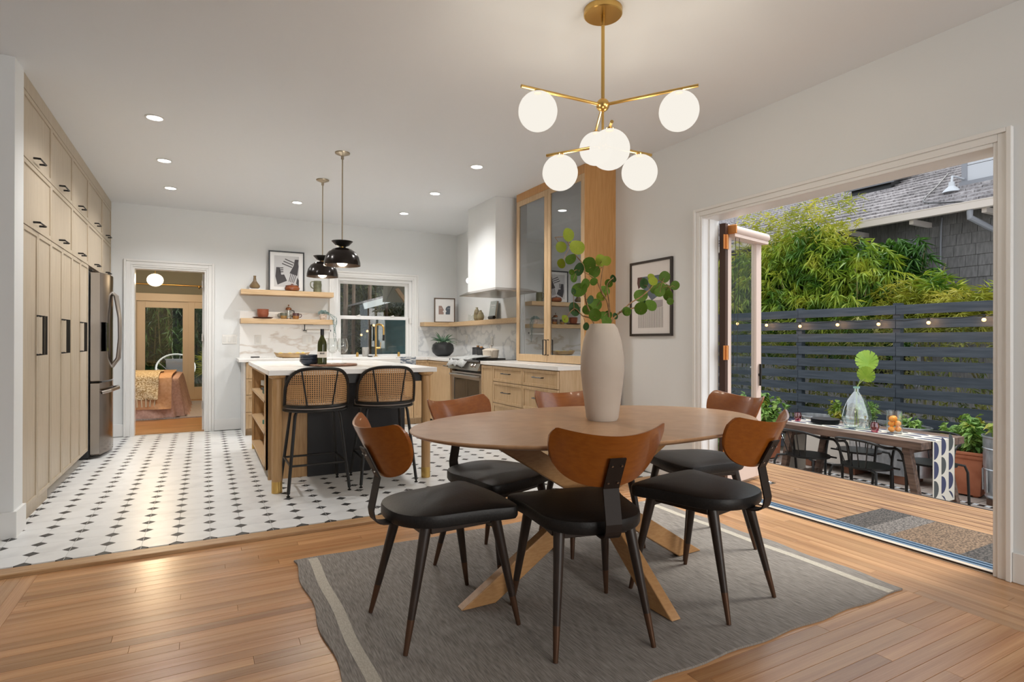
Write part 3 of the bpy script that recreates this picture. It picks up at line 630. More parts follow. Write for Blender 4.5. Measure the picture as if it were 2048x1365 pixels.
# chairs
def seat_outline():
    p = [(.245, .185), (.238, .215), (.19, .232), (0, .245), (-.19, .232), (-.238, .215), (-.245, .185), (-.218, .08), (-.205, -.03), (-.19, -.12), (-.14, -.19), (-.06, -.225), (.06, -.225), (.14, -.19), (.19, -.12), (.205, -.03), (.218, .08)]
    return catmull(p, 3)
def make_chair(label):
    t = thing('dining_chair', label, 'chair', group='dining chairs round the oval table')
    MB().pillow(seat_outline()[::-1] if False else seat_outline(), .425, .477, .012, dome=.004).build('seat', BLACKL, t)
    mb = B((-.16, -.14, .395), (.16, -.115, .424)).box((-.17, .14, .385), (.17, .165, .424)).box((-.165, -.115, .40), (-.14, .14, .424)).box((.14, -.115, .40), (.165, .14, .424)).box((-.14, -.02, .405), (.14, .02, .424))
    mb.build('seat_frame', DARKW, t, bev=.003)
    for sx in (-1, 1):
        for fr, (tx, ty, bx_, by) in ((1, (.168, .155, .217, .235)), (0, (.140, -.125, .19, -.225))):
            T_ = Vector((sx*tx, ty, .424)); Bm = Vector((sx*bx_, by, 0)); mid = Bm+(T_-Bm)*.27
            lg = MB().cyl(mid, T_, .0135, .022, 12).build('leg', DARKW, t)
            MB().cyl(Bm, mid, .009, .0138, 12).build('ferrule', BRONZE, lg)
    # steel bracket
    prof = [(-.10, .421), (-.225, .421), (-.262, .428), (-.278, .455), (-.283, .60), (-.325, .735)]
    prof = [(-.10, .4225), (-.20, .4225)]+catmull([(-.20, .4225), (-.248, .424), (-.278, .442), (-.287, .48)], 3, False)+[(-.262, .60), (-.320, .715)]
    th = .006; L_ = []; Rr = []
    for i, (y, z) in enumerate(prof):
        a = prof[max(i-1, 0)]; b = prof[min(i+1, len(prof)-1)]; d = Vector((b[0]-a[0], b[1]-a[1])).normalized(); nn = Vector((-d.y, d.x))
        L_.append((y-nn.x*th/2, z-nn.y*th/2)); Rr.append((y+nn.x*th/2, z+nn.y*th/2))
    vs = []; k = len(prof)
    for x in (-.03, .03): vs += [(x, y, z) for y, z in L_]+[(x, y, z) for y, z in Rr]
    fs = []
    for i in range(k-1):
        fs += [(i, i+1, k+i+1, k+i), (2*k+i, 3*k+i, 3*k+i+1, 2*k+i+1), (i, 2*k+i, 2*k+i+1, i+1), (k+i, k+i+1, 3*k+i+1, 3*k+i)]
    fs += [(0, k, 3*k, 2*k), (k-1, 3*k-1, 4*k-1, 2*k-1)]
    br = MB().add(vs, fs).build('bracket', mat('dark_bronze_strip', (.020, .013, .010), rough=.55, spec=.25), t, smooth=False)
    for z in (.625, .69):
        for x in (-.018, .018): y = -.262-(z-.60)*.504; MB().cyl((x, y-.002, z), (x, y-.007, z-.003), .004, n=8).build('screw', STEEL, br)
    # bent ply backrest
    nu, nv = 36, 10; vs = []; fs = []
    for s in (0, 1):
        for i in range(nu+1):
            u = math.sin(PI/2*(-1+2*i/nu)); a = abs(u)
            zb = .782-.180*max(0, 1-a**2.5)**(1/2.1); zt = .795+.032*a*a-(.035*((a-.90)/.10)**2.5 if a > .90 else 0)
            if zb > zt: zb = zt = (zb+zt)/2
            for j in range(nv+1):
                z = zb+(zt-zb)*j/nv
                y = -.2515-(z-.60)*.504+.105*a**1.9+s*.0125
                if j in (0, nv) : y += (.002 if s == 0 else -.002)
                vs.append((.220*u, y, z))
    q = nv+1; o = (nu+1)*q
    for i in range(nu):
        for j in range(nv):
            fs.append((i*q+j, (i+1)*q+j, (i+1)*q+j+1, i*q+j+1)); fs.append((o+i*q+j, o+i*q+j+1, o+(i+1)*q+j+1, o+(i+1)*q+j))
        fs.append((i*q, o+i*q, o+(i+1)*q, (i+1)*q)); fs.append((i*q+nv, (i+1)*q+nv, o+(i+1)*q+nv, o+i*q+nv))
    for i in (0, nu):
        for j in range(nv): fs.append((i*q+j, i*q+j+1, o+i*q+j+1, o+i*q+j))
    MB().add(vs, fs).build('backrest', CHAIRW, t)
    return t
ch = make_chair('black-seated dining chair in the foreground, its curved back turned to us')
ch.location = (1.304, 1.841, .0095); ch.rotation_euler = (0, 0, -math.radians(12.5))
for (x, y, hx, hy, lb) in ((.838, 2.158, 1, .07, 'dining chair at the left end of the oval table, seat facing right'),
                           (1.955, 1.825, -.204, .979, 'dining chair at the near right, back towards the patio door'),
                           (1.27, 2.54, .38, -.925, 'dining chair at the far left behind the table, nearest to the bar stools'),
                           (2.42, 2.30, -.98, .19, 'dining chair at the right end of the table, partly behind the near right chair'),
                           (1.90, 2.625, -.12, -.99, 'dining chair behind the white vase, only its back top showing')):
    dup(ch, (x, y, .0095), -math.atan2(hx, hy), lb)
# vase with eucalyptus
prof = [(.068, 0), (.074, .012), (.079, .05), (.092, .15), (.101, .235), (.099, .30), (.088, .37), (.070, .43), (.055, .452), (.052, .452), (.052, .43), (.04, .30)]
n = 96; vs = []; fs = []
for i, (r, z) in enumerate(prof):
    for j in range(n):
        k = r+(.0013 if (j % 2 == 0 and 0 < i < 9) else 0); q = 2*PI*j/n; vs.append((k*math.cos(q), k*math.sin(q), z))
for i in range(len(prof)-1):
    for j in range(n): fs.append((i*n+j, i*n+(j+1) % n, (i+1)*n+(j+1) % n, (i+1)*n+j))
fs.append(tuple(range(n))[::-1])
VX, VY = 1.648, 2.16
MB().add(vs, fs).build('vase', mat('ribbed_white_clay', (.53, .455, .385), (.57, .495, .425), rough=.75, ns=6), label='tall ribbed off-white clay vase at the centre of the dining table', cat='vase', loc=(VX, VY, .7535))
EUC = [(1.431, 2.128, 1.6, 0.026), (1.383, 2.112, 1.539, 0.021), (1.493, 2.148, 1.551, 0.031), (1.441, 2.119, 1.49, 0.023), (1.384, 2.108, 1.466, 0.018), (1.505, 2.148, 1.456, 0.027), (1.609, 2.21, 1.487, 0.031), (1.631, 2.196, 1.452, 0.026), (1.659, 2.192, 1.508, 0.026), (1.645, 2.127, 1.498, 0.019), (1.485, 2.164, 1.414, 0.018), (1.455, 2.133, 1.435, 0.011), (1.491, 2.121, 1.359, 0.032), (1.511, 2.113, 1.381, 0.023), (1.573, 2.126, 1.397, 0.016), (1.752, 2.211, 1.432, 0.017), (1.716, 2.199, 1.404, 0.017), (1.69, 2.197, 1.371, 0.022), (1.67, 2.196, 1.339, 0.022), (1.457, 2.123, 1.349, 0.013), (1.561, 2.137, 1.317, 0.018), (1.497, 2.175, 1.275, 0.028), (1.455, 2.188, 1.226, 0.016), (1.59, 2.203, 1.275, 0.021), (1.638, 2.206, 1.296, 0.029), (1.568, 2.11, 1.244, 0.025), (1.661, 2.173, 1.245, 0.019), (1.697, 2.181, 1.25, 0.017), (1.724, 2.161, 1.246, 0.014), (1.76, 2.121, 1.265, 0.019), (1.669, 2.157, 1.218, 0.021), (1.519, 2.111, 1.193, 0.016), (1.927, 2.212, 1.353, 0.03), (1.939, 2.204, 1.418, 0.025), (1.952, 2.166, 1.441, 0.017), (1.937, 2.136, 1.419, 0.02), (2.018, 2.209, 1.392, 0.023), (2.012, 2.169, 1.371, 0.023), (2.055, 2.206, 1.404, 0.02), (2.085, 2.202, 1.394, 0.021), (2.036, 2.161, 1.452, 0.025), (2.096, 2.15, 1.408, 0.02), (2.074, 2.172, 1.36, 0.023), (2.066, 2.152, 1.326, 0.015), (1.907, 2.119, 1.299, 0.027), (1.862, 2.137, 1.284, 0.027), (1.934, 2.198, 1.317, 0.015), (1.752, 2.105, 1.263, 0.014)]
STEMS = [[(1.605, 2.16, 1.107), (1.599, 2.16, 1.201), (1.576, 2.16, 1.258), (1.553, 2.16, 1.316), (1.55, 2.16, 1.408), (1.533, 2.16, 1.476), (1.491, 2.16, 1.519), (1.463, 2.16, 1.552), (1.447, 2.16, 1.584), (1.423, 2.16, 1.596), (1.382, 2.16, 1.59)], [(1.678, 2.16, 1.107), (1.687, 2.16, 1.202), (1.689, 2.16, 1.261), (1.669, 2.16, 1.32), (1.633, 2.16, 1.377), (1.61, 2.16, 1.411), (1.561, 2.16, 1.436), (1.513, 2.16, 1.452)], [(1.649, 2.16, 1.107), (1.698, 2.16, 1.214), (1.752, 2.16, 1.263), (1.82, 2.16, 1.313), (1.876, 2.16, 1.337), (1.94, 2.16, 1.379), (1.989, 2.16, 1.427), (2.022, 2.16, 1.421), (2.073, 2.16, 1.398), (2.09, 2.16, 1.335)], [(1.669, 2.16, 1.32), (1.636, 2.16, 1.366), (1.642, 2.16, 1.425), (1.648, 2.16, 1.472), (1.668, 2.16, 1.509)], [(1.634, 2.16, 1.131), (1.59, 2.16, 1.224), (1.534, 2.16, 1.241), (1.486, 2.16, 1.274), (1.437, 2.16, 1.225)], [(1.689, 2.16, 1.261), (1.686, 2.16, 1.32), (1.674, 2.16, 1.391), (1.71, 2.16, 1.424)], [(1.752, 2.16, 1.263), (1.82, 2.16, 1.282), (1.883, 2.16, 1.298), (1.944, 2.16, 1.318)]]
t = thing('eucalyptus_branch', 'green round-leaved eucalyptus branches arranged in the tall white vase', 'branches', (VX, VY, .95))
LEAFM = [mat('leaf_green', (.045, .11, .008), (.10, .18, .012), rough=.6, ns=14, spec=.3), mat('leaf_lime', (.15, .21, .008), (.24, .28, .015), rough=.6, ns=14, spec=.3), mat('leaf_deep', (.02, .065, .015), (.05, .11, .03), rough=.6, ns=14, spec=.3)]
STEMM = mat('twig_brown', (.16, .07, .025), (.34, .20, .08), rough=.6, ns=30)
def leafmesh(kind, mt):
    vs = [(0, 0, 0)]; fs = []; n = 16
    for i in range(n):
        q = 2*PI*i/n-PI/2; r = 1-.12*math.cos(q-PI/2)*(1 if kind else 0)
        vs.append((r*math.cos(q)*(.72 if kind == 2 else .98), r*math.sin(q), .16*abs(math.cos(q))**1.3+.05*math.sin(3*q)))
    fs = [(0, i+1, (i+1) % n+1) for i in range(n)]
    return MB().add(vs, fs).mesh('leaf', mt)
LM = [leafmesh(k, mtl) for k, mtl in ((0, LEAFM[0]), (1, LEAFM[0]), (0, LEAFM[1]), (2, LEAFM[2]))]
random.seed(11); yellow = {0, 2, 8, 9, 18, 34, 35, 22, 1, 4}
for i, (x, y, z, r) in enumerate(EUC):
    me = LM[2] if i in yellow else LM[random.choice((0, 0, 1, 3))]
    e = (math.radians(90+random.uniform(-30, 30)), random.uniform(-.5, .5), -.49+random.uniform(-.6, .6))
    o = inst('leaf', me, (x-VX, y-VY, z-.95), t, rot=(e[0], e[1], e[2]), sc=(r*1.2, r*1.22, r*1.2)); o.rotation_mode = 'XYZ'
for s in STEMS:
    pts = catmull([(a-VX+random.uniform(-.004, .004), b-VY, c-.95) for a, b, c in s], 3, False); k = len(pts)
    MB().tube(pts, [.0045*(1-.75*i/k) for i in range(k)], 6).build('twig', STEMM, t)
mb = MB()
for (x, y, z, r) in EUC:   # leaf stalks back to the nearest twig
    best = min(((Vector(q)-Vector((x, y, z))).length, q) for s in STEMS for q in s)[1]
    mb.tube([(x-VX, y-VY, z-.95-r*.5), ((x+best[0])/2-VX, (y+best[1])/2-VY, (z+best[2])/2-.95+.004), (best[0]-VX, best[1]-VY, best[2]-.95)], .0014, 5)
mb.build('leaf_stalk', STEMM, t, kind='stuff')
# ------------------------------------------------------------ chandelier
t = thing('chandelier', 'brushed brass two-tier chandelier with six opal glass globes', 'chandelier', (1.682, 2.205, CH))
H_ = CH
MB().lathe([(.092, -.001), (.092, -.026), (.088, -.030), (1e-4, -.030)], 40).build('canopy', BRASS, t)
MB().cyl((0, 0, -.03), (0, 0, -.075), .011).cyl((0, 0, -.07), (0, 0, -.46), .0085).cyl((0, 0, -.46), (0, 0, -.66), .006).build('rod', BRASS, t)
MB().sphere((0, 0, -.46), .032, 24, 16).build('hub', BRASS, t); MB().sphere((0, 0, -.655), .024, 24, 16).build('hub', BRASS, t)
for (z, ln, az, g) in [(-.46, .445, 179, .36), (-.46, .445, -57, .36), (-.46, .41, 59, .33), (-.655, .30, 122, .225), (-.655, .30, -1, .225), (-.655, .30, -120, .235)]:
    q = math.radians(az); d = Vector((math.cos(q), math.sin(q), 0))
    arm = MB().cyl((0, 0, z), d*ln+Vector((0, 0, z)), .0075).build('arm', BRASS, t)
    gc = d*g+Vector((0, 0, z-.098))
    MB().cyl(gc+Vector((0, 0, .082)), gc+Vector((0, 0, .093)), .018).build('socket', BRASS, arm)
    MB().sphere(gc, .0885, 32, 20).build('globe', GLOBE, arm)
    lamp('chandelier_bulb', 'POINT', (1.682+gc.x, 2.205+gc.y, CH+gc.z), 17, (1, .88, .70), .035)
for az in (): lamp('chandelier_glow', 'POINT', (1.682+.22*math.cos(math.radians(az)), 2.205+.22*math.sin(math.radians(az)), 1.84), 5, (1, .88, .70), .1)
# ------------------------------------------------------------ pendants over island
for y, zt, lb in ((4.93, 1.968, 'black dome pendant lamp hanging nearest over the island'), (5.85, 1.963, 'black dome pendant lamp hanging farther over the island')):
    t = thing('pendant_lamp', lb, 'lamp', (1.022, y, CH), group='pendants over the island')
    MB().lathe([(.062, -.001), (.060, -.010), (.03, -.022), (.012, -.03), (.012, -.055)], 28).build('canopy', SATIN, t)
    MB().cyl((0, 0, -.05), (0, 0, zt-CH-.02), .0055).build('rod', SATIN, t)
    z0 = zt-CH
    MB().lathe([(.03, -.045), (.055, -.035), (.088, 0), (.085, 0), (.05, -.028), (.012, -.035), (.012, -.05), (.03, -.05)], 36, (0, 0, z0)).build('saucer', BLACKM, t)
    MB().cyl((0, 0, z0-.03), (0, 0, z0-.062), .014).build('neck', BRASS, t)
    d = [(.045, -.058), (.075, -.066), (.112, -.092), (.136, -.13), (.148, -.178), (.150, -.205)]
    MB().lathe(d+[(r-.003, z) for r, z in d[::-1]], 44, (0, 0, z0)).build('shade', mat('bronze_black_enamel', (.018, .013, .011), rough=.2, metal=.4), t)
    MB().sphere((0, 0, z0-.178), .045, 20, 12, (1, 1, .75)).build('bulb', mat('frosted_bulb', (1, 1, 1), emit=(1, .85, .62), es=6), t)
    lamp('pendant_glow', 'POINT', (1.022, y, zt-.26), 7, (1, .82, .6), .04)
# recessed lights
for i, (x, y) in enumerate(((-.32, 4.80), (-.32, 5.90), (-.32, 6.93), (2.18, 4.73), (2.18, 5.80), (2.18, 6.89), (.93, 6.94))):
    side = 'left row' if x < 0 else ('right row' if x > 2 else 'lone one near the back wall')
    where = ('nearest', 'middle', 'farthest')[i % 3] if i < 6 else ''
    t = thing('recessed_light', ('%s recessed ceiling light in the %s over the kitchen' % (where, side)) if i < 6 else 'lone recessed ceiling light near the back wall above the window', 'light', (x, y, CH), group='recessed kitchen lights')
    MB().lathe([(.050, -.0005), (.062, -.0005), (.064, -.004), (.050, -.006)], 28).build('trim_ring', TRIM, t)
    MB().lathe([(.05, -.001), (.05, -.003), (1e-4, -.003)], 28).build('lens', LED, t)
    lamp('downlight', 'SPOT', (x, y, CH-.03), 54, (1, .985, .965), .05, spot_size=2.5, spot_blend=.8)
# ------------------------------------------------------------ bar stools
def rattan():
    mt = bpy.data.materials.new('woven_rattan'); mt.use_nodes = True; nt = mt.node_tree; N = nt.nodes; L = nt.links; p = N['Principled BSDF']
    p.inputs['Roughness'].default_value = .5
    uv = N.new('ShaderNodeUVMap'); uv.uv_map = 'uv'; sp = N.new('ShaderNodeSeparateXYZ'); L.new(uv.outputs[0], sp.inputs[0])
    def cellmask(sock):
        f = N.new('ShaderNodeMath'); f.operation = 'FRACT'; L.new(sock, f.inputs[0]); s = N.new('ShaderNodeMath'); s.operation = 'SUBTRACT'; s.inputs[1].default_value = .5
        L.new(f.outputs[0], s.inputs[0]); a = N.new('ShaderNodeMath'); a.operation = 'ABSOLUTE'; L.new(s.outputs[0], a.inputs[0]); return a.outputs[0]
    a, b = cellmask(sp.outputs[0]), cellmask(sp.outputs[1])
    sq = N.new('ShaderNodeMath'); sq.operation = 'MAXIMUM'; L.new(a, sq.inputs[0]); L.new(b, sq.inputs[1])
    lt = N.new('ShaderNodeMath'); lt.operation = 'GREATER_THAN'; lt.inputs[1].default_value = .29; L.new(sq.outputs[0], lt.inputs[0])
    L.new(lt.outputs[0], p.inputs['Alpha'])
    nz = N.new('ShaderNodeTexNoise'); nz.inputs['Scale'].default_value = 90; cr = N.new('ShaderNodeValToRGB'); cr.color_ramp.elements[0].color = (.46, .235, .085, 1); cr.color_ramp.elements[1].color = (.66, .39, .18, 1)
    cr.color_ramp.elements[0].position = .3; cr.color_ramp.elements[1].position = .7; L.new(nz.outputs['Fac'], cr.inputs[0]); L.new(cr.outputs[0], p.inputs['Base Color'])
    return mt
RAT = rattan()
def make_stool(label):
    t = thing('bar_stool', label, 'stool', group='rattan backed stools at the island')
    # origin under seat centre, +Y = facing the island
    oc = [(.225*math.cos(q), .215*math.sin(q)+.0) for q in [2*PI*i/40 for i in range(40)]]
    MB().pillow(oc, .605, .655, .012, dome=.003).build('seat', mat('cream_seat_fabric', (.62, .54, .47), rough=.85), t)
    MB().tube([(x*1.0, y*1.0, .60) for x, y in oc], .011, 8, closed=True).build('seat_ring', BLACKM, t)
    # arched back: barrel round the rear
    def bk(q, z):  # q angle -1..1 round the rear
        a = -PI/2+q*1.25; r = .235+.02*(z-.62)/.3
        return (r*math.cos(a), r*math.sin(a)*.95-.0, z)
    arch = []
    for i in range(25):
        s = -1+2*i/24; z = .635+.275*(max(0, 1-abs(s)**3.2))**.6
        arch.append(bk(s, z))
    MB().tube(catmull(arch, 2, False), .0125, 10).build('back_rail', BLACKM, t)
    MB().tube([bk(-1+2*i/24, .632) for i in range(25)], .013, 10).build('lower_rail', BLACKM, t)
    for s0, s1 in ((-.30, -.42), (.30, .42)):
        MB().tube([bk(s0, .63), bk(s1, .635+.275*(1-abs(s1)**3.2)**.6)], .0055, 8).build('spindle', BLACKM, t)
    nu, nv = 40, 12; mb = MB(); vs = []; uv = []; fs = []
    for i in range(nu+1):
        s = -.985+1.97*i/nu; zt = .635+.275*(max(0, 1-abs(s)**3.2))**.6
        for j in range(nv+1):
            z = .635+(zt-.635)*j/nv; p = bk(s, z); vs.append((p[0]*.985, p[1]*.985, z)); uv.append((s*19, (z-.63)/.0145))
    for i in range(nu):
        for j in range(nv): fs.append((i*(nv+1)+j, (i+1)*(nv+1)+j, (i+1)*(nv+1)+j+1, i*(nv+1)+j+1))
    mb.add(vs, fs); mb.uv = uv; mb.build('rattan_panel', RAT, t)
    for sx in (-1, 1):
        for sy, (ty, by) in ((-1, (-.12, -.20)), (1, (.12, .245))):
            lg = MB().tube([(sx*.10, ty*.9, .598), (sx*.15, ty, .59), (sx*.16, ty+(by-ty)*.08, .56), (sx*.213, by, .02)], .0115, 10).build('leg', BLACKM, t)
            MB().lathe([(.012, 0), (.013, .006), (.006, .012), (.006, .02)], 12, (sx*.213, by, .0)).build('glide', BLACKM, lg)
    def lp(sx, sy, z):
        ty, by = ((-.12, -.20), (.12, .245))[sy > 0]; f = (.56-z)/.54
        return Vector((sx*(.16+.053*f), ty+(by-ty)*(.08+.92*f), z))
    zf = .21
    for a, b in (((-1, -1), (1, -1)), ((1, -1), (1, 1)), ((-1, 1), (1, 1)), ((-1, -1), (-1, 1))):
        MB().cyl(lp(*a, zf), lp(*b, zf), .008).build('footrest', BLACKM, t)
    return t
s1 = make_stool('bar stool with black arched rattan back, left one at the island')
s1.location = (.735, 4.50, .0155); s1.rotation_euler = (0, 0, math.radians(0))
dup(s1, (1.262, 4.51, .0155), math.radians(-3), 'bar stool with black arched rattan back, right one at the island')
# ------------------------------------------------------------ things on island
ZI = .9125
MB().lathe([(.19, 0), (.2, .006), (.2, .014), (.197, .018), (1e-4, .018)], 48, (.962, 5.0, ZI)).build('serving_board', mat('dark_walnut_board', (.14, .06, .03), (.25, .13, .08), rough=.5, scale=(2, 12, 2), ns=6), label='round dark wooden serving board on the island', cat='board')
ZB = ZI+.0185
t = thing('wine_bottle', 'green glass wine bottle with a pale label on the round board', 'bottle', (.855, 4.90, ZB))
WB = mat('dark_olive_glass', (.045, .05, .008), rough=.06, trans=.35)
MB().lathe([(.030, 0), (.037, .004), (.037, .16), (.034, .185), (.016, .225), (.0135, .24), (.0135, .285), (1e-4, .285)], 28).build('body', WB, t)
MB().lathe([(.0145, .24), (.0145, .292), (1e-4, .292)], 20).build('foil_cap', BLACKM, t)
lb = MB().lathe([(.0375, .055), (.0375, .105)], 28); lb.f = lb.f[:28]; lb.build('label', mat('cream_label', (.70, .64, .58), rough=.8), t)
mb = MB()
for i in range(-4, 5): q = -PI/2-.17+i*.11; mb.box((-.0012, -.0006, 0), (.0012, .0006, .012), Matrix.Translation((.0379*math.cos(q), .0379*math.sin(q), .084)) @ Matrix.Rotation(q+PI/2, 4, 'Z'))
mb.build('label_lettering', BLACKM, t)
for x, y, lb in ((.943, 4.93, 'wine glass next to the green bottle on the round board'), (1.035, 4.97, 'wine glass on the right part of the round board, in front of the window')):
    t = thing('wine_glass', lb, 'glass', (x, y, ZB), group='wine glasses on the board')
    MB().lathe([(.036, 0), (.036, .002), (.004, .007), (.0032, .03), (.0032, .075), (.008, .085), (.03, .10), (.044, .125), (.047, .15), (.043, .18), (.033, .215), (.0322, .215), (.042, .18), (.0458, .15), (.043, .126), (.028, .102), (1e-4, .088)], 32).build('glass_body', GLASS, t)
for k in range(3):
    MB().lathe([(.03, 0), (.05, .006), (.078, .035), (.082, .052), (.079, .052), (.05, .014), (1e-4, .010)], 32, (.775, 5.02, ZI+.002+k*.021)).build('blue_bowl', mat('indigo_glaze', (.02, .028, .045), rough=.2), label=('dark blue bowl at the bottom of the stack on the island', 'dark blue bowl in the middle of the stack on the island', 'topmost dark blue bowl of the stack on the island')[k], cat='bowl', group='blue bowls')
# books and vases in the island shelves
def book(c, sz, rz, col, lb, pages=True):
    t = thing('book', lb, 'book', c, rz, group='books in the island shelves')
    a, b, h = sz
    MB().box((-a/2, -b/2, 0), (a/2, b/2, .002)).box((-a/2, -b/2, h-.002), (a/2, b/2, h)).box((-a/2, -b/2, .002), (-a/2+.003, b/2, h-.002)).build('cover', mat('cloth_cover', col, rough=.7), t, smooth=False)
    B((-a/2+.003, -b/2+.003, .0022), (a/2-.004, b/2-.003, h-.0022)).build('pages', mat('paper_edge', (.62, .56, .46), rough=.9), t, smooth=False)
    return t
z = .6425
for h, col, a, lb in ((.03, (.03, .10, .08), 0, 'dark teal book at the bottom of the pile on the top island shelf'), (.022, (.04, .045, .05), .1, 'black book lying second in the island pile'), (.02, (.16, .26, .24), -.08, 'grey-green book third in the island pile'), (.045, (.55, .55, .53), .12, 'thick pale grey book on top of the island pile')):
    book((.555, 5.62, z), (.17, .24, h), a, col, lb); z += h+.0005
book((.555, 5.45, .3825), (.15, .22, .035), .25, (.02, .17, .15), 'teal book lying alone on the middle island shelf')
MB().prism([(-.03, 0), (.03, 0), (.03, .05), (.012, .05), (.012, .022), (-.012, .022), (-.012, .05), (-.03, .05)], -.02, .02, Matrix.Translation((.50, 5.17, .3825)) @ Matrix.Rotation(PI/2, 4, 'X')).build('wooden_knot', OAKH, label='small pale wood block ornament on the middle island shelf', cat='ornament')
MB().lathe([(.03, 0), (.05, .02), (.055, .045), (.04, .07), (.02, .078), (1e-4, .078)], 20, (.53, 5.15, .1125)).build('pebble_vase', mat('slate_clay', (.06, .07, .08), rough=.6), label='small round slate grey pot on the lowest island shelf', cat='pot')
# ------------------------------------------------------------ counter things
ZC = .9125
t = thing('dough_bowl', 'long carved wooden dough bowl holding lemons on the back counter', 'bowl', (.965, 7.62, ZC))
vs = []; fs = []; n = 24
for k, (rx, ry, z) in enumerate(((.13, .05, .0), (.18, .075, .015), (.215, .095, .06), (.205, .085, .06), (.17, .065, .02), (.05, .02, .012))):
    for j in range(n): q = 2*PI*j/n; c_, s_ = math.cos(q), math.sin(q); vs.append((rx*math.copysign(abs(c_)**.7, c_), ry*math.copysign(abs(s_)**.7, s_), z+(.012*abs(c_)**6 if k in (2, 3) else 0)))
for i in range(5): fs += [(i*n+j, i*n+(j+1) % n, (i+1)*n+(j+1) % n, (i+1)*n+j) for j in range(n)]
fs += [tuple(range(n))[::-1], tuple(5*n+j for j in range(n))]
MB().add(vs, fs).build('wood_body', mat('pale_carved_wood', (.40, .25, .11), (.58, .42, .24), rough=.6, scale=(2, 9, 9), ns=5), t)
LEM = mat('lemon_skin', (.85, .60, .03), (.92, .72, .10), rough=.4, ns=60, bump=.1)
def lemon(x, y, z, rz, lb):
    mb = MB().lathe([(1e-4, -.040), (.008, -.037), (.020, -.028), (.027, 0), (.021, .027), (.008, .035), (1e-4, .039)], 16)
    o = mb.build('lemon', LEM, label=lb, cat='lemon', group='lemons in the wooden bowl'); o.location = (x, y, z); o.rotation_euler = (PI/2, .2, rz)
lemon(.83, 7.61, ZC+.042, .9, 'lemon at the left of the wooden bowl'); lemon(1.035, 7.63, ZC+.042, 1.2, 'lemon at the right of the wooden bowl'); lemon(1.095, 7.605, ZC+.045, .3, 'rightmost lemon at the end of the wooden bowl'); lemon(.94, 7.62, ZC+.04, 1.5, 'lemon low in the middle of the wooden bowl')
t = thing('kitchen_knife', 'knife with dark handle lying on a cloth at the left of the back counter', 'knife', (.60, 7.60, ZC))
B((-.10, -.09, 0), (.22, .06, .004)).build('folded_cloth', mat('white_cloth', (.72, .72, .70), rough=.9), label='folded white cloth under the knife on the back counter', cat='cloth', loc=(.62, 7.60, ZC), smooth=False)
MB().box((-.11, -.012, .006), (-.01, .014, .022)).build('handle', BLACKM, t, bev=.004); MB().prism([(-.01, -.012), (.15, -.004), (.17, .014), (-.01, .014)], .012, .014).build('blade', CHROME, t, smooth=False)
# plants: black pot with spiky leaves in corner
t = thing('potted_agave', 'spiky green plant in a round matt black pot in the counter corner', 'plant', (2.98, 7.60, ZC))
MB().lathe([(.07, 0), (.10, .01), (.148, .06), (.158, .11), (.145, .165), (.10, .20), (.085, .203), (.085, .19), (1e-4, .185)], 36).build('pot', mat('matt_black_clay', (.017, .018, .02), rough=.45), t)
random.seed(2); mb = MB(); mb2 = MB()
for k in range(34):
    a = random.uniform(0, 2*PI); el = random.uniform(.15, 1.3); L_ = random.uniform(.14, .22); pts = []
    for i in range(7):
        s = i/6; pts.append((math.cos(a)*L_*s*math.cos(el*.8)*1.05, math.sin(a)*L_*s*math.cos(el*.8)*1.05, .19+L_*s*math.sin(el)-.10*s*s*(1.2-el*.6)))
    mb.tube(pts, [.0085, .0095, .008, .0065, .005, .003, .0008], 5)
for k in range(6):
    a = random.uniform(-2.8, -.6); pts = [(math.cos(a)*(.08+.07*s), math.sin(a)*(.08+.07*s), .20-.13*s*s+.01) for s in [i/5 for i in range(6)]]
    mb2.tube(pts, [.006, .006, .005, .004, .003, .001], 5)
mb.build('spiky_leaf', mat('agave_green', (.03, .09, .05), (.10, .20, .11), rough=.5, ns=20), t); mb2.build('trailing_leaf', mat('agave_pale', (.30, .36, .26), rough=.5), t)
for x, y, s, lb in ((3.12, 6.72, 1.12, 'larger black canister with a wooden knob behind the range'), (3.0, 6.36, 1, 'smaller black canister with a wooden knob beside the white saucepan')):
    z = .9125 if y > 6.6 else .9185
    t = thing('canister', lb, 'canister', (x, y, z), group='black canisters')
    MB().lathe([(.062*s, 0), (.066*s, .004), (.066*s, .105*s), (.064*s, .108*s)], 28).build('body', mat('matt_black_metal', (.022, .023, .026), rough=.5), t)
    l_ = MB().lathe([(.067*s, .108*s), (.067*s, .118*s), (.06*s, .122*s), (1e-4, .122*s)], 28).build('lid', mat('matt_black_lid', (.02, .021, .024), rough=.5), t)
    MB().lathe([(.016, 0), (.02, .012), (.016, .022), (1e-4, .024)], 16, (0, 0, .122*s)).build('knob', TABW, l_)
t = thing('saucepan', 'cream enamel saucepan with lid on the cooktop', 'saucepan', (2.97, 6.04, .9185))
B((-.12, -.14, 0), (.12, .14, .008)).build('cast_grate', BLACKM, label='flat black cast plate under the cream saucepan', cat='grate', loc=(2.97, 6.03, .9183), smooth=False)
PAN = mat('cream_enamel', (.70, .62, .52), rough=.25)
o = MB().lathe([(.075, .009), (.088, .014), (.098, .098), (.101, .10), (.095, .10), (.086, .02), (1e-4, .016)], 32).build('pan_body', PAN, t)
l_ = MB().lathe([(.102, .1005), (.099, .107), (.06, .122), (.016, .127), (1e-4, .127)], 32).build('lid', PAN, t)
MB().lathe([(.008, .127), (.008, .138), (.024, .158), (.022, .162), (1e-4, .162)], 20).build('knob', CHROME, l_)
MB().cyl((-.03, -.095, .088), (-.05, -.125, .08), .012).build('handle', PAN, t)
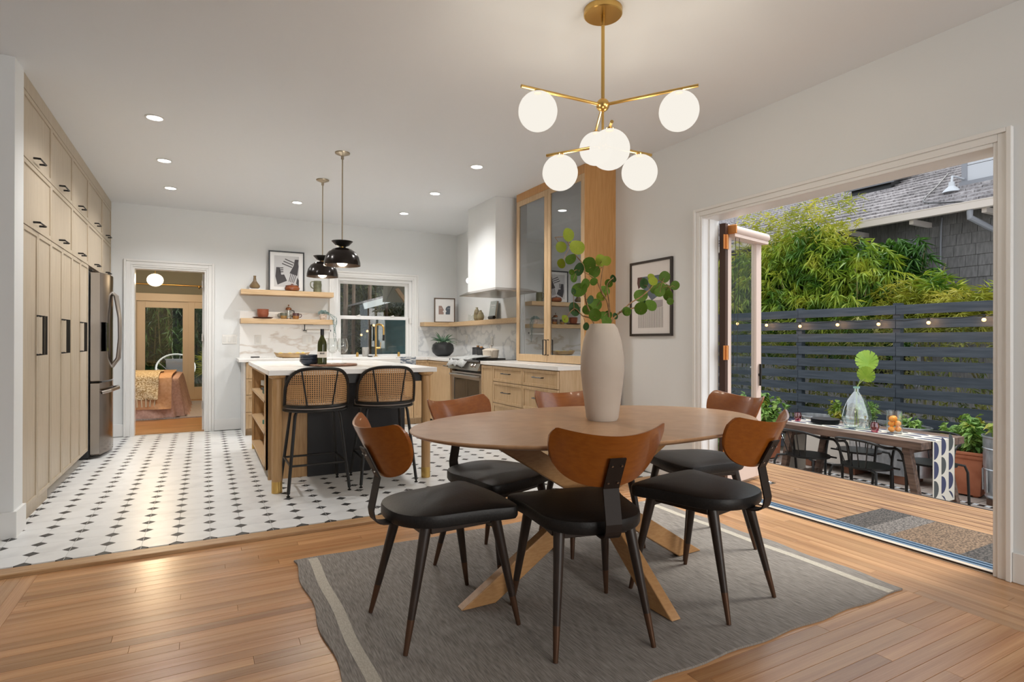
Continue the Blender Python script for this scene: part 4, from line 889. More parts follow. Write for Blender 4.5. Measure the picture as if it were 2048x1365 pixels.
# ------------------------------------------------------------ shelf things
ZS = 1.7625
t = thing('picture_frame', 'black framed abstract print leaning on the upper oak shelf', 'picture', (.927, 7.86, ZS))
def frame(t, w_, h, d, fr, mt, tilt=0, matc=(.80, .80, .80)):
    g = bpy.data.objects.new
    a = MB().box((-w_/2, -d/2, 0), (-w_/2+fr, d/2, h)).box((w_/2-fr, -d/2, 0), (w_/2, d/2, h)).box((-w_/2+fr, -d/2, 0), (w_/2-fr, d/2, fr)).box((-w_/2+fr, -d/2, h-fr), (w_/2-fr, d/2, h)).build('frame', mt, t, smooth=False)
    p = B((-w_/2+fr, -d*.1, fr), (w_/2-fr, d*.3, h-fr)).build('mat_board', mat('mat_board', matc, rough=.6), t, smooth=False); return a, p
fa, fp = frame(t, .43, .52, .022, .016, mat('grey_black_frame', (.03, .034, .04), rough=.4))
def flat(polys, mt, parent, name, y, M=None):
    mb = MB(); T = Matrix(((1, 0, 0, 0), (0, 0, -1, 0), (0, 1, 0, 0), (0, 0, 0, 1)))
    for p in polys: mb.prism(p, -y, -y+.0008, T)
    return mb.build(name, mt, parent, smooth=False)
flat([[(-.15, .06), (.15, .06), (.15, .46), (-.15, .46)]], mat('print_paper', (.56, .56, .565), rough=.7), fp, 'print_sheet', -.0025)
def stripe(x0, z0, x1, z1, w_):
    d = Vector((x1-x0, z1-z0)).normalized(); n_ = Vector((-d.y, d.x))*w_/2
    return [(x0-n_.x, z0-n_.y), (x1-n_.x, z1-n_.y), (x1+n_.x, z1+n_.y), (x0+n_.x, z0+n_.y)]
polys = [[(-.125, .31), (-.085, .31), (-.065, .215), (-.03, .22), (.005, .14), (-.11, .085), (-.135, .19)], [(.10, .42), (.145, .42), (.14, .375), (.145, .33), (.13, .21), (.035, .24), (.085, .34)], [(.115, .11), (.15, .06), (.15, .15), (.13, .19)]]
polys += [stripe(-.085, .30-.025*i, -.04, .305-.025*i, .012) for i in range(3)]+[stripe(-.02-.018*i, .42-.03*i, .09-.012*i, .375-.03*i, .012) for i in range(3)]+[stripe(.052+.022*i, .232-.003*i, .028+.018*i, .13-.005*i, .008) for i in range(4)]
flat(polys, mat('print_charcoal', (.06, .055, .06), rough=.7), fp, 'print_shape', -.0035)
t = thing('bud_vase', 'small bronze brown bottle vase on the upper shelf, left of the print', 'vase', (.547, 7.80, ZS+.012))
MB().lathe([(.035, 0), (.058, .02), (.062, .04), (.045, .065), (.02, .10), (.014, .145), (.017, .165), (.014, .165), (.010, .14)], 28).build('body', mat('bronze_glaze', (.13, .08, .04), (.22, .15, .07), rough=.35, ns=6), t)
B((.48, 7.74, ZS), (.66, 7.88, ZS+.0115)).build('white_book', mat('white_book_cover', (.74, .74, .73), rough=.5), label='thin white book lying under the brown bottle vase', cat='book', smooth=False)
t = thing('lidded_casserole', 'glossy brown ceramic pot with lid on the upper shelf in front of the print', 'pot', (.985, 7.785, ZS))
BG = mat('brown_glaze', (.17, .04, .015), (.30, .09, .03), rough=.12, ns=9, coat=.5)
MB().lathe([(.05, 0), (.085, .015), (.093, .04), (.08, .062)], 32).build('body', BG, t); MB().lathe([(.083, .0625), (.083, .070), (.05, .082), (.014, .085), (.016, .095), (1e-4, .097)], 32).build('lid', BG, t)
t = thing('pitcher', 'mottled green-brown stoneware pitcher on the upper shelf', 'pitcher', (1.30, 7.80, ZS))
PG = mat('moss_stoneware', (.10, .10, .055), (.20, .21, .13), rough=.35, ns=12, detail=6)
MB().lathe([(.048, 0), (.052, .02), (.05, .06), (.054, .10), (.048, .135), (.05, .15), (.046, .15), (.044, .13)], 28).build('body', PG, t)
MB().tube(catmull([(-.045, 0, .14), (-.075, 0, .14), (-.088, 0, .11), (-.08, 0, .07), (-.05, 0, .05)], 3, False), .007, 8).build('handle', PG, t)
ZS = 1.4045
MB().lathe([(.06, 0), (.10, .005), (.122, .018), (.119, .020), (.09, .009), (1e-4, .007)], 40, (.642, 7.80, ZS)).build('brown_plate', mat('red_brown_plate', (.10, .03, .02), rough=.3), label='dark red-brown plate on the lower shelf under the orange bowls', cat='plate')
for k in range(3):
    MB().lathe([(.035, 0), (.052, .01), (.066, .04), (.069, .062), (.066, .062), (.05, .014), (1e-4, .012)], 36, (.642, 7.80, ZS+.0095+k*.024)).build('terracotta_bowl', mat('terracotta_glaze', (.33, .10, .05), rough=.45), label=('lowest orange bowl of the stack on the lower shelf', 'middle orange bowl of the stack on the lower shelf', 'topmost orange bowl of the stack on the lower shelf')[k], cat='bowl', group='orange bowls on the lower shelf')
def mug(x, y, top, bot, sgn, lb):
    t = thing('mug', lb, 'mug', (x, y, ZS), group='two-tone mugs')
    MB().lathe([(.028, 0), (.038, .012), (.040, .042)], 26).build('lower_glaze', bot, t)
    MB().lathe([(.040, .042), (.040, .078), (.036, .078), (.034, .02), (1e-4, .018)], 26).build('upper_glaze', top, t)
    MB().tube([(sgn*.038, 0, .068), (sgn*.062, 0, .066), (sgn*.070, 0, .048), (sgn*.058, 0, .026), (sgn*.036, 0, .022)], .005, 8).build('handle', top, t)
mug(.882, 7.77, mat('sage_glaze', (.12, .13, .10), rough=.3), mat('ochre_glaze', (.30, .17, .05), rough=.3), -1, 'green and ochre mug left of the coffee press')
mug(1.03, 7.77, mat('plum_glaze', (.09, .04, .04), rough=.3), mat('amber_glaze', (.34, .15, .04), rough=.3), 1, 'plum and amber mug right of the coffee press')
t = thing('coffee_press', 'glass coffee press with copper lid on the lower shelf behind the mugs', 'coffee press', (.952, 7.86, ZS))
COP = mat('copper', (.35, .15, .08), rough=.25, metal=1)
MB().lathe([(.034, 0), (.035, .004), (.035, .12), (.033, .12), (.033, .006), (1e-4, .006)], 24).build('glass_jar', GLASS, t)
MB().lathe([(.037, .12), (.038, .135), (.03, .15), (.01, .158), (1e-4, .158)], 24).build('lid', COP, t); MB().cyl((0, 0, .158), (0, 0, .175), .003).sphere((0, 0, .182), .009, 12, 8).build('plunger', COP, t)
MB().lathe([(.037, 0), (.037, .012), (.035, .012)], 24).build('base', COP, t); MB().tube([(.035, 0, .12), (.065, 0, .11), (.07, 0, .07), (.04, 0, .03)], .006, 8).build('handle', BLACKM, t)
# trailing succulent in faceted pot
t = thing('trailing_plant', 'silver-green trailing plant in a small cream pot at the end of the lower shelf', 'plant', (1.375, 7.80, ZS))
MB().lathe([(.038, 0), (.048, .03), (.05, .075), (.046, .075), (.044, .06), (1e-4, .06)], 8).build('pot', mat('cream_terrazzo', (.45, .33, .26), (.66, .60, .55), rough=.6, ns=40), t, smooth=False)
random.seed(8); mb = MB()
def blob(p, r): mb.add([(p[0]+r, p[1], p[2]), (p[0]-r, p[1], p[2]), (p[0], p[1]+r*.6, p[2]), (p[0], p[1]-r*.6, p[2]), (p[0], p[1], p[2]+r*1.2), (p[0], p[1], p[2]-r*.9)], [(0, 2, 4), (2, 1, 4), (1, 3, 4), (3, 0, 4), (2, 0, 5), (1, 2, 5), (3, 1, 5), (0, 3, 5)])
for k in range(260):
    a = random.uniform(0, 2*PI); r = random.uniform(.02, .075); blob((r*math.cos(a), r*math.sin(a)*.8, .085+.05*(1-r/.075)+random.uniform(-.015, .01)), .0055)
for s in range(7):
    x0 = .05+random.uniform(0, .045); ln = random.uniform(.12, .42); y0 = -.105+random.uniform(-.012, .01)
    for k in range(int(ln/.011)):
        f = k*.011; blob((x0+.055*min(1, f/.06)+.018*math.sin(f*17+s), y0 if f > .04 else y0*f/.04, .08-f+random.uniform(-.004, .004)), .0055)
mb.build('foliage', mat('silver_green', (.10, .17, .15), (.24, .33, .32), rough=.6, ns=30), t, kind='stuff', smooth=False)
t = thing('paper_towel_holder', 'black paper towel holder with white roll under the lower shelf', 'holder', (1.30, 7.83, 1.3415))
MB().box((-.17, -.01, -.004), (-.05, .01, 0)).box((-.16, -.006, -.075), (-.148, .006, -.004)).box((-.175, -.008, -.085), (-.135, .008, -.073)).box((.168, -.008, -.09), (.178, .008, -.068)).build('bracket', BLACKM, t, smooth=False)
MB().cyl((-.13, 0, -.083), (.165, 0, -.083), .022, n=20).build('towel_roll', mat('paper', (.78, .78, .77), rough=.9), t)
# corner shelf things
ZS = 1.4005
t = thing('picture_frame', 'brown wooden frame with two facing head shapes on the corner shelf', 'picture', (3.10, 7.84, ZS), math.radians(-8))
fa, fp = frame(t, .31, .36, .02, .014, mat('brown_frame', (.10, .06, .035), rough=.4))
flat([[(-.075, .12), (-.015, .12), (-.015, .15), (-.03, .16), (-.012, .185), (-.02, .20), (-.045, .245), (-.09, .245), (-.09, .12)]], mat('print_clay', (.30, .20, .17), rough=.7), fp, 'print_head', -.0025)
flat([[(.015, .12), (.08, .12), (.085, .245), (.05, .245), (.02, .22), (.012, .19), (.028, .165), (.015, .15)]], mat('print_slate', (.09, .11, .14), rough=.7), fp, 'print_head', -.0025)
flat([[(-.075+k*.012, .205), (-.069+k*.012, .205), (-.069+k*.012, .211), (-.075+k*.012, .211)] for k in range(3)]+[[(.045+k*.012, .205), (.051+k*.012, .205), (.051+k*.012, .211), (.045+k*.012, .211)] for k in range(3)], WHITEC, fp, 'print_mark', -.0037)
AMB = mat('smoked_amber_glass', (.12, .08, .03), (.34, .30, .17), rough=.1, scale=(1, 1, 8), ns=1.5, coat=.6)
MB().lathe([(.03, 0), (.044, .03), (.046, .07), (.035, .13), (.016, .165), (.019, .18), (.014, .18)], 28, (3.21, 6.95, ZS)).build('glass_vase', AMB, label='taller smoky amber bottle vase on the corner shelf', cat='vase', group='amber vases')
MB().lathe([(.03, 0), (.047, .03), (.049, .06), (.034, .10), (.013, .125), (.016, .135), (.011, .135)], 28, (3.20, 6.81, ZS)).build('glass_vase', AMB, label='shorter smoky amber vase between the taller one and the cookbook', cat='vase', group='amber vases')
MB().lathe([(.042, 0), (.044, .004), (.045, .09), (.043, .09), (.042, .008), (1e-4, .008)], 24, (3.20, 7.12, ZS)).build('ribbed_tumbler', GLASS, label='clear ribbed tumbler on the corner shelf beside the amber vases', cat='glass')
t = thing('cookbook', 'grey-green cookbook leaning upright on the corner shelf', 'book', (3.25, 6.60, ZS)); t.rotation_euler = (0, math.radians(9), 0)
B((0, -.09, 0), (.004, .09, .25)).box((.024, -.09, 0), (.028, .09, .25)).build('cover', mat('sage_cover', (.33, .36, .34), (.40, .43, .41), rough=.6, ns=3), t, smooth=False); B((.004, -.087, .003), (.024, .087, .247)).build('pages', mat('cream_pages', (.55, .50, .42), rough=.9), t, smooth=False)
def text(s, size, mt, parent, M, name='lettering', ext=.0004, align='CENTER'):
    cu = bpy.data.curves.new('txt', 'FONT'); cu.body = s; cu.size = size; cu.extrude = ext; cu.align_x = align; cu.resolution_u = 2
    o = bpy.data.objects.new('txt', cu); COL.objects.link(o); me = bpy.data.meshes.new_from_object(o); bpy.data.objects.remove(o)
    me.transform(M); me.materials.clear(); me.materials.append(mt); q = bpy.data.objects.new(name, me); COL.objects.link(q); q.parent = parent; return q
def FaceMX(x, y, z): # text in plane facing -x
    return Matrix(((0, 0, -1, x), (-1, 0, 0, y), (0, 1, 0, z), (0, 0, 0, 1)))
text('Chocolate', .032, WHITEC, t, FaceMX(-.0008, 0, .185)); text('& love', .026, WHITEC, t, FaceMX(-.0008, .0, .155))
MB().tube([(0, -.07, 0), (0, -.03, 0), (0, .07, 0)], [.022, .024, .021], 14).build('black_box', BLACKM, label='small black rounded box lying in front of the cookbook', cat='box', loc=(3.17, 6.42, ZS+.0245))
MB().cyl((3.285, 5.74, 1.59), (3.31, 5.74, 1.592), .185, n=48).build('round_tray', mat('black_tray', (.02, .02, .022), rough=.5), label='large round black tray leaning on the wall beside the glass cabinet', cat='tray')
# wall picture in the dining area
t = thing('picture_frame', 'thin black framed print of blocks and vertical lines on the right wall', 'picture', (3.329, 3.70, 1.172), -PI/2)
fa, fp = frame(t, .515, .645, .02, .020, mat('wall_frame_black', (.025, .02, .018), rough=.4), matc=(.74, .71, .69))
PC = [[(-.16, .51), (-.10, .51), (-.10, .44), (-.15, .41), (-.165, .46)]]
flat(PC, mat('print_maroon', (.10, .045, .04), rough=.7), fp, 'print_block', -.0025)
flat([[(-.10, .51), (.15, .51), (.15, .36), (.02, .30), (-.10, .42)]], mat('print_bluegrey', (.12, .15, .19), rough=.7), fp, 'print_block', -.0025)
flat([[(-.02, .30), (.15, .30), (.15, .245), (.06, .235), (.0, .25)]], mat('print_lilac', (.38, .35, .36), rough=.7), fp, 'print_block', -.0025)
flat([[(-.15+k*.0136, .07), (-.1475+k*.0136, .07), (-.1475+k*.0136, .24), (-.15+k*.0136, .24)] for k in range(23)], mat('print_line', (.10, .09, .09), rough=.7), fp, 'print_line', -.0025)
# switch plates
def plate(x, y, z, wv, lb, n, ax='y'):
    t = thing('wall_plate', lb, 'wall plate', (x, y, z))
    if ax == 'x': t.rotation_euler = (0, 0, -PI/2)
    B((-wv/2, -.006, -.058), (wv/2, 0, .058)).build('plate', WHITEC, t, bev=.002)
    for k in range(n): cx = -wv/2+wv*(k+.5)/n; B((cx-.016, -.010, -.034), (cx+.016, -.006, .034)).build('rocker', mat('rocker_white', (.70, .70, .68), rough=.3), t, bev=.001)
plate(.271, 7.949, 1.144, .165, 'triple white light switch on the wall left of the marble', 3)
plate(.595, 7.937, 1.139, .075, 'white outlet on the marble above the knife', 1)
plate(1.193, 7.937, 1.142, .12, 'double white outlet on the marble above the dough bowl', 2)
plate(3.327, 7.55, 1.15, .075, 'white outlet on the side marble near the corner', 1, 'x')
plate(3.327, 6.72, 1.13, .075, 'white outlet on the side marble above the canisters', 1, 'x')
# wall lamp glow left of hood
t = thing('wall_sconce', 'small globe wall light glowing just left of the range hood', 'light', (3.30, 7.35, 1.98))
MB().cyl((0.039, 0, 0), (0, 0, 0), .03).build('back_plate', BRASS, t); MB().sphere((-.03, 0, 0), .04, 20, 12).build('globe', mat('sconce_globe', (1, 1, 1), emit=(1, .97, .9), es=4), t)
# ------------------------------------------------------------ bedroom beyond the doorway
BW = mat('honey_bedroom_floor', (.40, .18, .05), (.58, .30, .11), rough=.3, scale=(1, 14, 4), ns=3, detail=5, rand=.12)
bf = structure('floor', B((-3.2, 8.02, -.1), (1.4, 12.6, .001)), SUB, smooth=False)
y = 8.03
while y < 12.5:
    B((-3.0, y+.001, 0), (1.3, y+.075, .012)).build('floor_board', BW, bf, smooth=False); y += .077
structure('wall_left', B((-3.1, 8.09, 0), (-3.0, 12.4, 2.45)), OLIVE, smooth=False)
structure('wall_right', B((1.3, 8.09, 0), (1.4, 12.4, 2.45)), OLIVE, smooth=False)
structure('ceiling', B((-3.1, 8.09, 2.45), (1.4, 12.55, 2.55)), mat('bedroom_ceiling', (.52, .45, .36), rough=.8), smooth=False)
structure('wall_back', B((-3.1, 12.4, 1.98), (1.4, 12.55, 2.45)).box((-3.1, 12.4, 0), (-1.25, 12.55, 1.98)).box((.85, 12.4, 0), (1.4, 12.55, 1.98)), OLIVE, smooth=False)
CREAMT = mat('cream_door_paint', (.68, .56, .42), rough=.4)
dd = structure('door_3', B((-1.25, 12.36, 0), (-1.10, 12.42, 1.98)).box((.80, 12.36, 0), (.92, 12.42, 1.98)).box((-1.25, 12.35, 1.86), (.92, 12.42, 2.0)).box((-1.10, 12.38, .012), (.80, 12.5, .04)), CREAMT, bev=.003)
def slider(x0, x1, y, st):
    z0, z1 = .04, 1.86
    f = B((x0, y, z0), (x0+st, y+.04, z1)).box((x1-st, y, z0), (x1, y+.04, z1)).box((x0+st, y, z0), (x1-st, y+.04, z0+.21)).box((x0+st, y, z1-.12), (x1-st, y+.04, z1)).build('sliding_door', CREAMT, dd, bev=.002)
    B((x0+st, y+.018, z0+.21), (x1-st, y+.022, z1-.12)).build('pane', WINGL, f, smooth=False)
slider(-1.10, -.24, 12.44, .13); slider(-.28, .80, 12.39, .105)
MB().cyl((-2.0, 12.28, 2.16), (1.2, 12.28, 2.16), .012).cyl((-.10, 12.28, 2.16), (-.10, 12.39, 2.12), .008).cyl((-.10, 12.27, 2.16), (-.10, 12.27, 2.13), .018).build('curtain_rod', BRASS, label='brass curtain rod above the bedroom sliding doors', cat='curtain rod')
t = thing('globe_pendant', 'glowing white globe pendant on a brass stem in the bedroom', 'lamp', (-.655, 10.0, 2.45))
MB().cyl((0, 0, -.001), (0, 0, -.015), .05).cyl((0, 0, -.015), (0, 0, -.33), .006).build('stem', BRASS, t)
MB().sphere((0, 0, -.42), .108, 28, 18, (1, 1, .88)).build('globe', opal('bedroom_globe', (1, .86, .62), 3, .35), t)
lamp('bedroom_glow', 'POINT', (-.655, 10.0, 2.03), 190, (1, .78, .50), .04)
# bedroom rug
B((-2.4, 9.45, .0125), (.9, 11.95, .028)).build('bedroom_rug', mat('pale_pink_rug', (.34, .29, .28), (.50, .45, .43), rough=.95, scale=(12, 40, 1), ns=5), label='pale grey-pink rug under the bed', cat='rug', smooth=False)
# bed with quilt draped to the floor
t = thing('bed', 'bed under a terracotta and dusty pink quilted cover seen through the doorway', 'bed', (-1.28, 10.6, .028))
B((-.90, -.95, 0), (.88, .98, .26)).build('base', DARKW, t, smooth=False); B((-.92, -.97, .26), (.90, 1.0, .52)).build('mattress', WHITEC, t, bev=.05)
QM = mat('terracotta_quilt', (.60, .33, .17), (.70, .42, .25), rough=.85, ns=25, bump=.3); PM = mat('dusty_pink_quilt', (.55, .34, .28), (.68, .46, .40), rough=.85, ns=30, bump=.4)
def drape(x0, x1, y0, y1, zt, zb, nu, nv, flare=.12, xe=None):
    vs = []; fs = []; r = .20
    for i in range(nu+1):
        for j in range(nv+1):
            x = x0+((x1+.55 if xe is None else xe)-x0)*i/nu; y = y0-.55+(y1-y0+.55)*j/nv
            cx = min(x, x1-r) if xe is None else x; cy = max(y, y0+r); v = Vector((x-cx, y-cy)); l = v.length
            d = max(0, l-r); u = v/l if l > 1e-6 else Vector((0, 0)); k = min(1, (math.sqrt(d*d+.003)-.055)/.47); k = max(0, k)
            z = zt-(zt-zb)*k-(.03*min(1, l/r)**2 if l > 0 else 0)
            a = min(l, r)+d*flare*2; wv = .035*k*math.sin((x+y)*13)
            vs.append((cx+u.x*(a+wv), cy+u.y*(a+wv), z+.010*math.sin(7*x)*math.cos(6*y)*(1-k)))
    for i in range(nu):
        for j in range(nv): fs.append((i*(nv+1)+j, (i+1)*(nv+1)+j, (i+1)*(nv+1)+j+1, i*(nv+1)+j+1))
    return MB().add(vs, fs)
drape(-.93, .93, -1.0, 1.0, .575, .03, 50, 50).build('quilt', PM, t)
drape(-.94, .93, -1.015, .8, .60, .16, 40, 40, .14, xe=.86).build('folded_quilt', QM, t)
th = thing('knit_throw', 'cream and mustard knitted throw with tassels over the bed corner', 'throw', (-1.28, 10.6, .028))
KN = mat('mustard_knit', (.40, .27, .12), (.82, .70, .50), rough=.95, ns=55, detail=2, lo=.42, hi=.58, bump=.5)
drape(-.95, .93, -1.03, .25, .625, .30, 34, 26, .15, xe=.70).build('knit_cloth', KN, th)
mb = MB()
for k in range(31):
    x = -.94+k*.0535; mb.cyl((x, -1.165+.03*math.sin((x-1.58)*13), .29), (x+.01*math.sin(k), -1.185+.03*math.sin((x-1.58)*13), .17), .008, .011, 6)
mb.build('tassel', mat('cream_yarn', (.66, .56, .42), rough=.95), th, kind='stuff')
# papasan chair outside the bedroom
t = thing('papasan_chair', 'white wire lounge chair with a grey cushion outside the bedroom doors', 'chair', (-.52, 13.4, -.02))
ringp = [(.34*math.cos(q), .15*math.sin(q), .60+.27*math.sin(q)) for q in [2*PI*i/30 for i in range(30)]]
MB().tube(ringp, .018, 8, closed=True).build('rim', TRIM, t)
mb = MB()
for k in range(14): q = 2*PI*k/14; mb.tube([(.34*math.cos(q), .15*math.sin(q), .60+.27*math.sin(q)), (.22*math.cos(q), .25+.05*math.sin(q), .50+.2*math.sin(q)), (.06*math.cos(q), .30, .42)], .006, 5)
for sx in (-1, 1):
    for sy in (0, .42): mb.cyl((sx*.12, .22, .42), (sx*.26, sy, .0), .01)
mb.build('wire_frame', TRIM, t)
MB().pillow([(-.18, -.17), (.18, -.17), (.2, .17), (-.2, .17)], 0, .10, .03, Matrix.Translation((.02, .12, .60)) @ Matrix.Rotation(PI/2*.9, 4, 'X')).build('cushion', mat('grey_cushion', (.24, .24, .26), rough=.9), t)
structure('ground', B((-5, 12.55, -.12), (4, 17.5, -.02)), mat('dark_patio', (.10, .09, .08), (.16, .15, .13), rough=.9), smooth=False)
# ------------------------------------------------------------ foliage generator (stuff)
import numpy as np
def foliage(name, n, dist, ln, wd, mt, seed, parent=None, label=None, cat=None, droop=1.0, fan=5, kind='stuff'):
    rg = np.random.default_rng(seed); P0 = dist(rg, n)
    nf = fan; P0 = np.repeat(P0, nf, 0); k = len(P0)
    base = np.repeat(rg.uniform(0, 2*PI, n), nf); az = base+rg.normal(0, .75, k)
    el = rg.normal(-.55*droop, .45, k); L_ = ln*rg.uniform(.6, 1.25, k); W_ = wd*rg.uniform(.7, 1.3, k)
    d = np.stack([np.cos(az)*np.cos(el), np.sin(az)*np.cos(el), np.sin(el)], 1)
    s = np.cross(d, np.stack([rg.normal(0, .5, k), rg.normal(0, .5, k), np.ones(k)], 1)); s /= np.linalg.norm(s, axis=1)[:, None]
    up_ = np.cross(s, d)
    a = P0; m_ = P0+d*(L_*.4)[:, None]; b = P0+d*L_[:, None]-np.stack([0*L_, 0*L_, L_*.18], 1)
    V = np.stack([a, m_+s*W_[:, None]/2+up_*(W_*.15)[:, None], b, m_-s*W_[:, None]/2+up_*(W_*.15)[:, None]], 1).reshape(-1, 3)
    me = bpy.data.meshes.new(name); me.vertices.add(4*k); me.vertices.foreach_set('co', V.ravel())
    idx = np.arange(k)[:, None]*4; F = np.concatenate([idx+np.array([[0, 1, 2]]), idx+np.array([[0, 2, 3]])], 1).ravel()
    me.loops.add(6*k); me.loops.foreach_set('vertex_index', F); me.polygons.add(2*k); me.polygons.foreach_set('loop_start', np.arange(2*k)*3); me.polygons.foreach_set('loop_total', np.full(2*k, 3))
    me.update(calc_edges=True); me.validate(); me.materials.append(mt)
    o = bpy.data.objects.new(name, me); COL.objects.link(o)
    if parent is not None: o.parent = parent
    return tag(o, label, cat, kind=kind)
def leafmat(name, c1, c2, c3, ns=1.4, tr=.25):
    mt = mat(name, c1, c2, rough=.45, ns=ns, detail=5, lo=.38, hi=.62, c3=c3)
    nt = mt.node_tree; N = nt.nodes; L = nt.links; p = N['Principled BSDF']; out = N['Material Output']
    tb = N.new('ShaderNodeBsdfTranslucent'); L.new(p.inputs['Base Color'].links[0].from_socket, tb.inputs[0])
    mx = N.new('ShaderNodeMixShader'); mx.inputs[0].default_value = tr; L.new(p.outputs[0], mx.inputs[1]); L.new(tb.outputs[0], mx.inputs[2]); L.new(mx.outputs[0], out.inputs[0])
    return mt
BAMB = leafmat('bamboo_green', (.07, .17, .015), (.52, .55, .06), (.27, .39, .035), ns=2.6)
BAMD = leafmat('bamboo_dark', (.03, .09, .012), (.13, .27, .03), (.07, .18, .02), ns=2.6)
BAMY = leafmat('bamboo_yellow', (.30, .33, .03), (.60, .55, .09), (.44, .44, .05), ns=2.2)
BAMS = leafmat('bamboo_shade', (.14, .20, .03), (.60, .55, .18), (.32, .36, .08), ns=4)
CULM = mat('bamboo_culm', (.14, .13, .04), (.26, .22, .09), rough=.5, scale=(8, 8, 1.5))
def ell(c, r, shell=.55):
    def f(rg, n):
        v = rg.normal(size=(n, 3)); v /= np.linalg.norm(v, axis=1)[:, None]; rad = rg.uniform(shell, 1, n)**.7
        return np.array(c)+v*rad[:, None]*np.array(r)
    return f
def boxd(a, b): return lambda rg, n: rg.uniform(a, b, (n, 3))
def multi(*fs):
    def f(rg, n):
        ws = np.array([w_ for w_, _ in fs], float); ws /= ws.sum(); out = [g(rg, int(n*w_)+1) for w_, (_, g) in zip(ws, fs)]
        return np.concatenate(out)[:n]
    return f
def culms(n, x0, x1, y0, y1, z0, z1, parent, seed, name='culm'):
    random.seed(seed); mb = MB()
    for k in range(n):
        x, y_ = random.uniform(x0, x1), random.uniform(y0, y1); mb.tube([(x, y_, z0), (x+random.uniform(-.1, .1), y_, (z0+z1)/2), (x+random.uniform(-.3, .2), y_+random.uniform(-.3, .3), z1*random.uniform(.8, 1))], [.018, .014, .006], 6)
    mb.build(name, CULM, parent)
# big bamboo mound behind the fence
t = thing('bamboo_clump', 'large green bamboo clump spilling over the left part of the dark fence', 'bamboo', (9.0, 6.2, -.6))
def P_(o, p=(9.0, 6.2, -.6)): o.location = tuple(-v for v in p); return o
P_(foliage('bamboo_leaves', 3600, multi((5, ell((9.0, 6.3, 2.05), (.62, 1.25, 1.0))), (2, ell((9.0, 5.35, 1.9), (.55, .75, .85))), (2, ell((9.1, 7.6, 1.9), (.5, 1.0, 1.0))), (1, ell((8.9, 6.0, 2.6), (.5, .55, .55))), (3, boxd((8.35, 4.9, 1.2), (8.9, 8.4, 1.9)))), .20, .026, BAMB, 1, t, fan=6))
P_(foliage('bamboo_leaves', 520, boxd((8.5, 5.3, 2.7), (9.3, 7.4, 3.45)), .15, .016, BAMY, 9, t, fan=4, droop=-.4))
P_(foliage('bamboo_leaves', 1500, ell((9.35, 6.2, 1.8), (.4, 2.1, 1.1), .1), .2, .03, BAMD, 5, t, fan=6))
P_(foliage('bamboo_leaves', 1500, boxd((8.2, 4.6, -.5), (8.55, 9.0, 1.5)), .13, .016, BAMS, 12, t, fan=6))
q_ = thing('dummy', '', ''); bpy.data.objects.remove(q_)
culms(26, 8.5, 9.3, 4.9, 8.3, -.6, 2.3, None, 3); o = bpy.data.objects['culm']; o.parent = t; P_(o)
t = thing('bamboo_clump', 'dark green bamboo branches hanging under the eave in front of the neighbour window', 'bamboo', (9.5, 5.0, -.6))
o = foliage('bamboo_leaves', 800, multi((2, ell((9.5, 5.0, 2.2), (.35, .65, .65), .2)), (1, ell((9.4, 5.3, 1.4), (.35, .6, .5), .2))), .2, .028, BAMD, 6, t, fan=6); P_(o, (9.5, 5.0, -.6))
culms(7, 9.3, 9.7, 4.6, 5.4, -.6, 2.6, None, 9); o = bpy.data.objects['culm.001']; o.parent = t; P_(o, (9.5, 5, -.6))
t = thing('bamboo_clump', 'low yellow-green bamboo behind the right part of the fence', 'bamboo', (8.9, 3.8, -.6))
o = foliage('bamboo_leaves', 1900, multi((3, ell((8.75, 3.7, 1.48), (.4, 1.15, .36), .1)), (1, ell((8.8, 4.5, 1.6), (.35, .5, .42), .1))), .15, .014, BAMY, 2, t, fan=6, droop=.1); P_(o, (8.9, 3.8, -.6))
o = foliage('bamboo_leaves', 450, multi((2, ell((9.0, 4.25, 1.75), (.35, .4, .35), .1)), (1, ell((8.9, 3.2, 1.5), (.3, .5, .4), .1))), .2, .024, BAMB, 22, t, fan=6, droop=-.2); P_(o, (8.9, 3.8, -.6))
o = foliage('bamboo_leaves', 900, boxd((8.2, 1.4, -.5), (8.55, 4.6, 1.45)), .12, .014, BAMS, 13, t, fan=6); P_(o, (8.9, 3.8, -.6))
culms(12, 8.6, 9.0, 2.4, 4.8, -.6, 1.6, None, 5); o = bpy.data.objects['culm.002']; o.parent = t; P_(o, (8.9, 3.8, -.6))
# ------------------------------------------------------------ deck, patio
DECK = mat('reddish_deck_wood', (.20, .09, .036), (.40, .22, .095), rough=.55, scale=(12, .8, 4), ns=3, detail=6, rand=.12)
dk = structure('deck', B((3.505, -1.0, -.14), (4.70, 6.6, -.055)), DARKW, smooth=False)
for k in range(12):
    x0_ = 3.515+k*.099
    cut = random.uniform(2.0, 4.4) if k % 3 else None
    segs = [(-1, 6.6)] if cut is None else [(-1, cut-.0015), (cut+.0015, 6.6)]
    for a, b in segs: B((x0_, a, -.054), (x0_+.0915, b, -.02)).build('deck_board', DECK, dk, bev=.003)
structure('deck_riser', B((4.705, -1.0, -.595), (4.73, 6.6, -.022)), DARKW, smooth=False)
tag(MB().box((-.05, -.03, 0), (.05, .03, .002)).tube(catmull([(-.025, -.008, .005), (0, -.016, .008), (.025, -.008, .005), (.02, .012, .008), (-.02, .012, .008)], 4, True), .003, 6, closed=True).build('deck_latch', CHROME, loc=(4.02, 3.07, -.0195)), 'small steel flush ring latch set in the deck boards', 'latch')
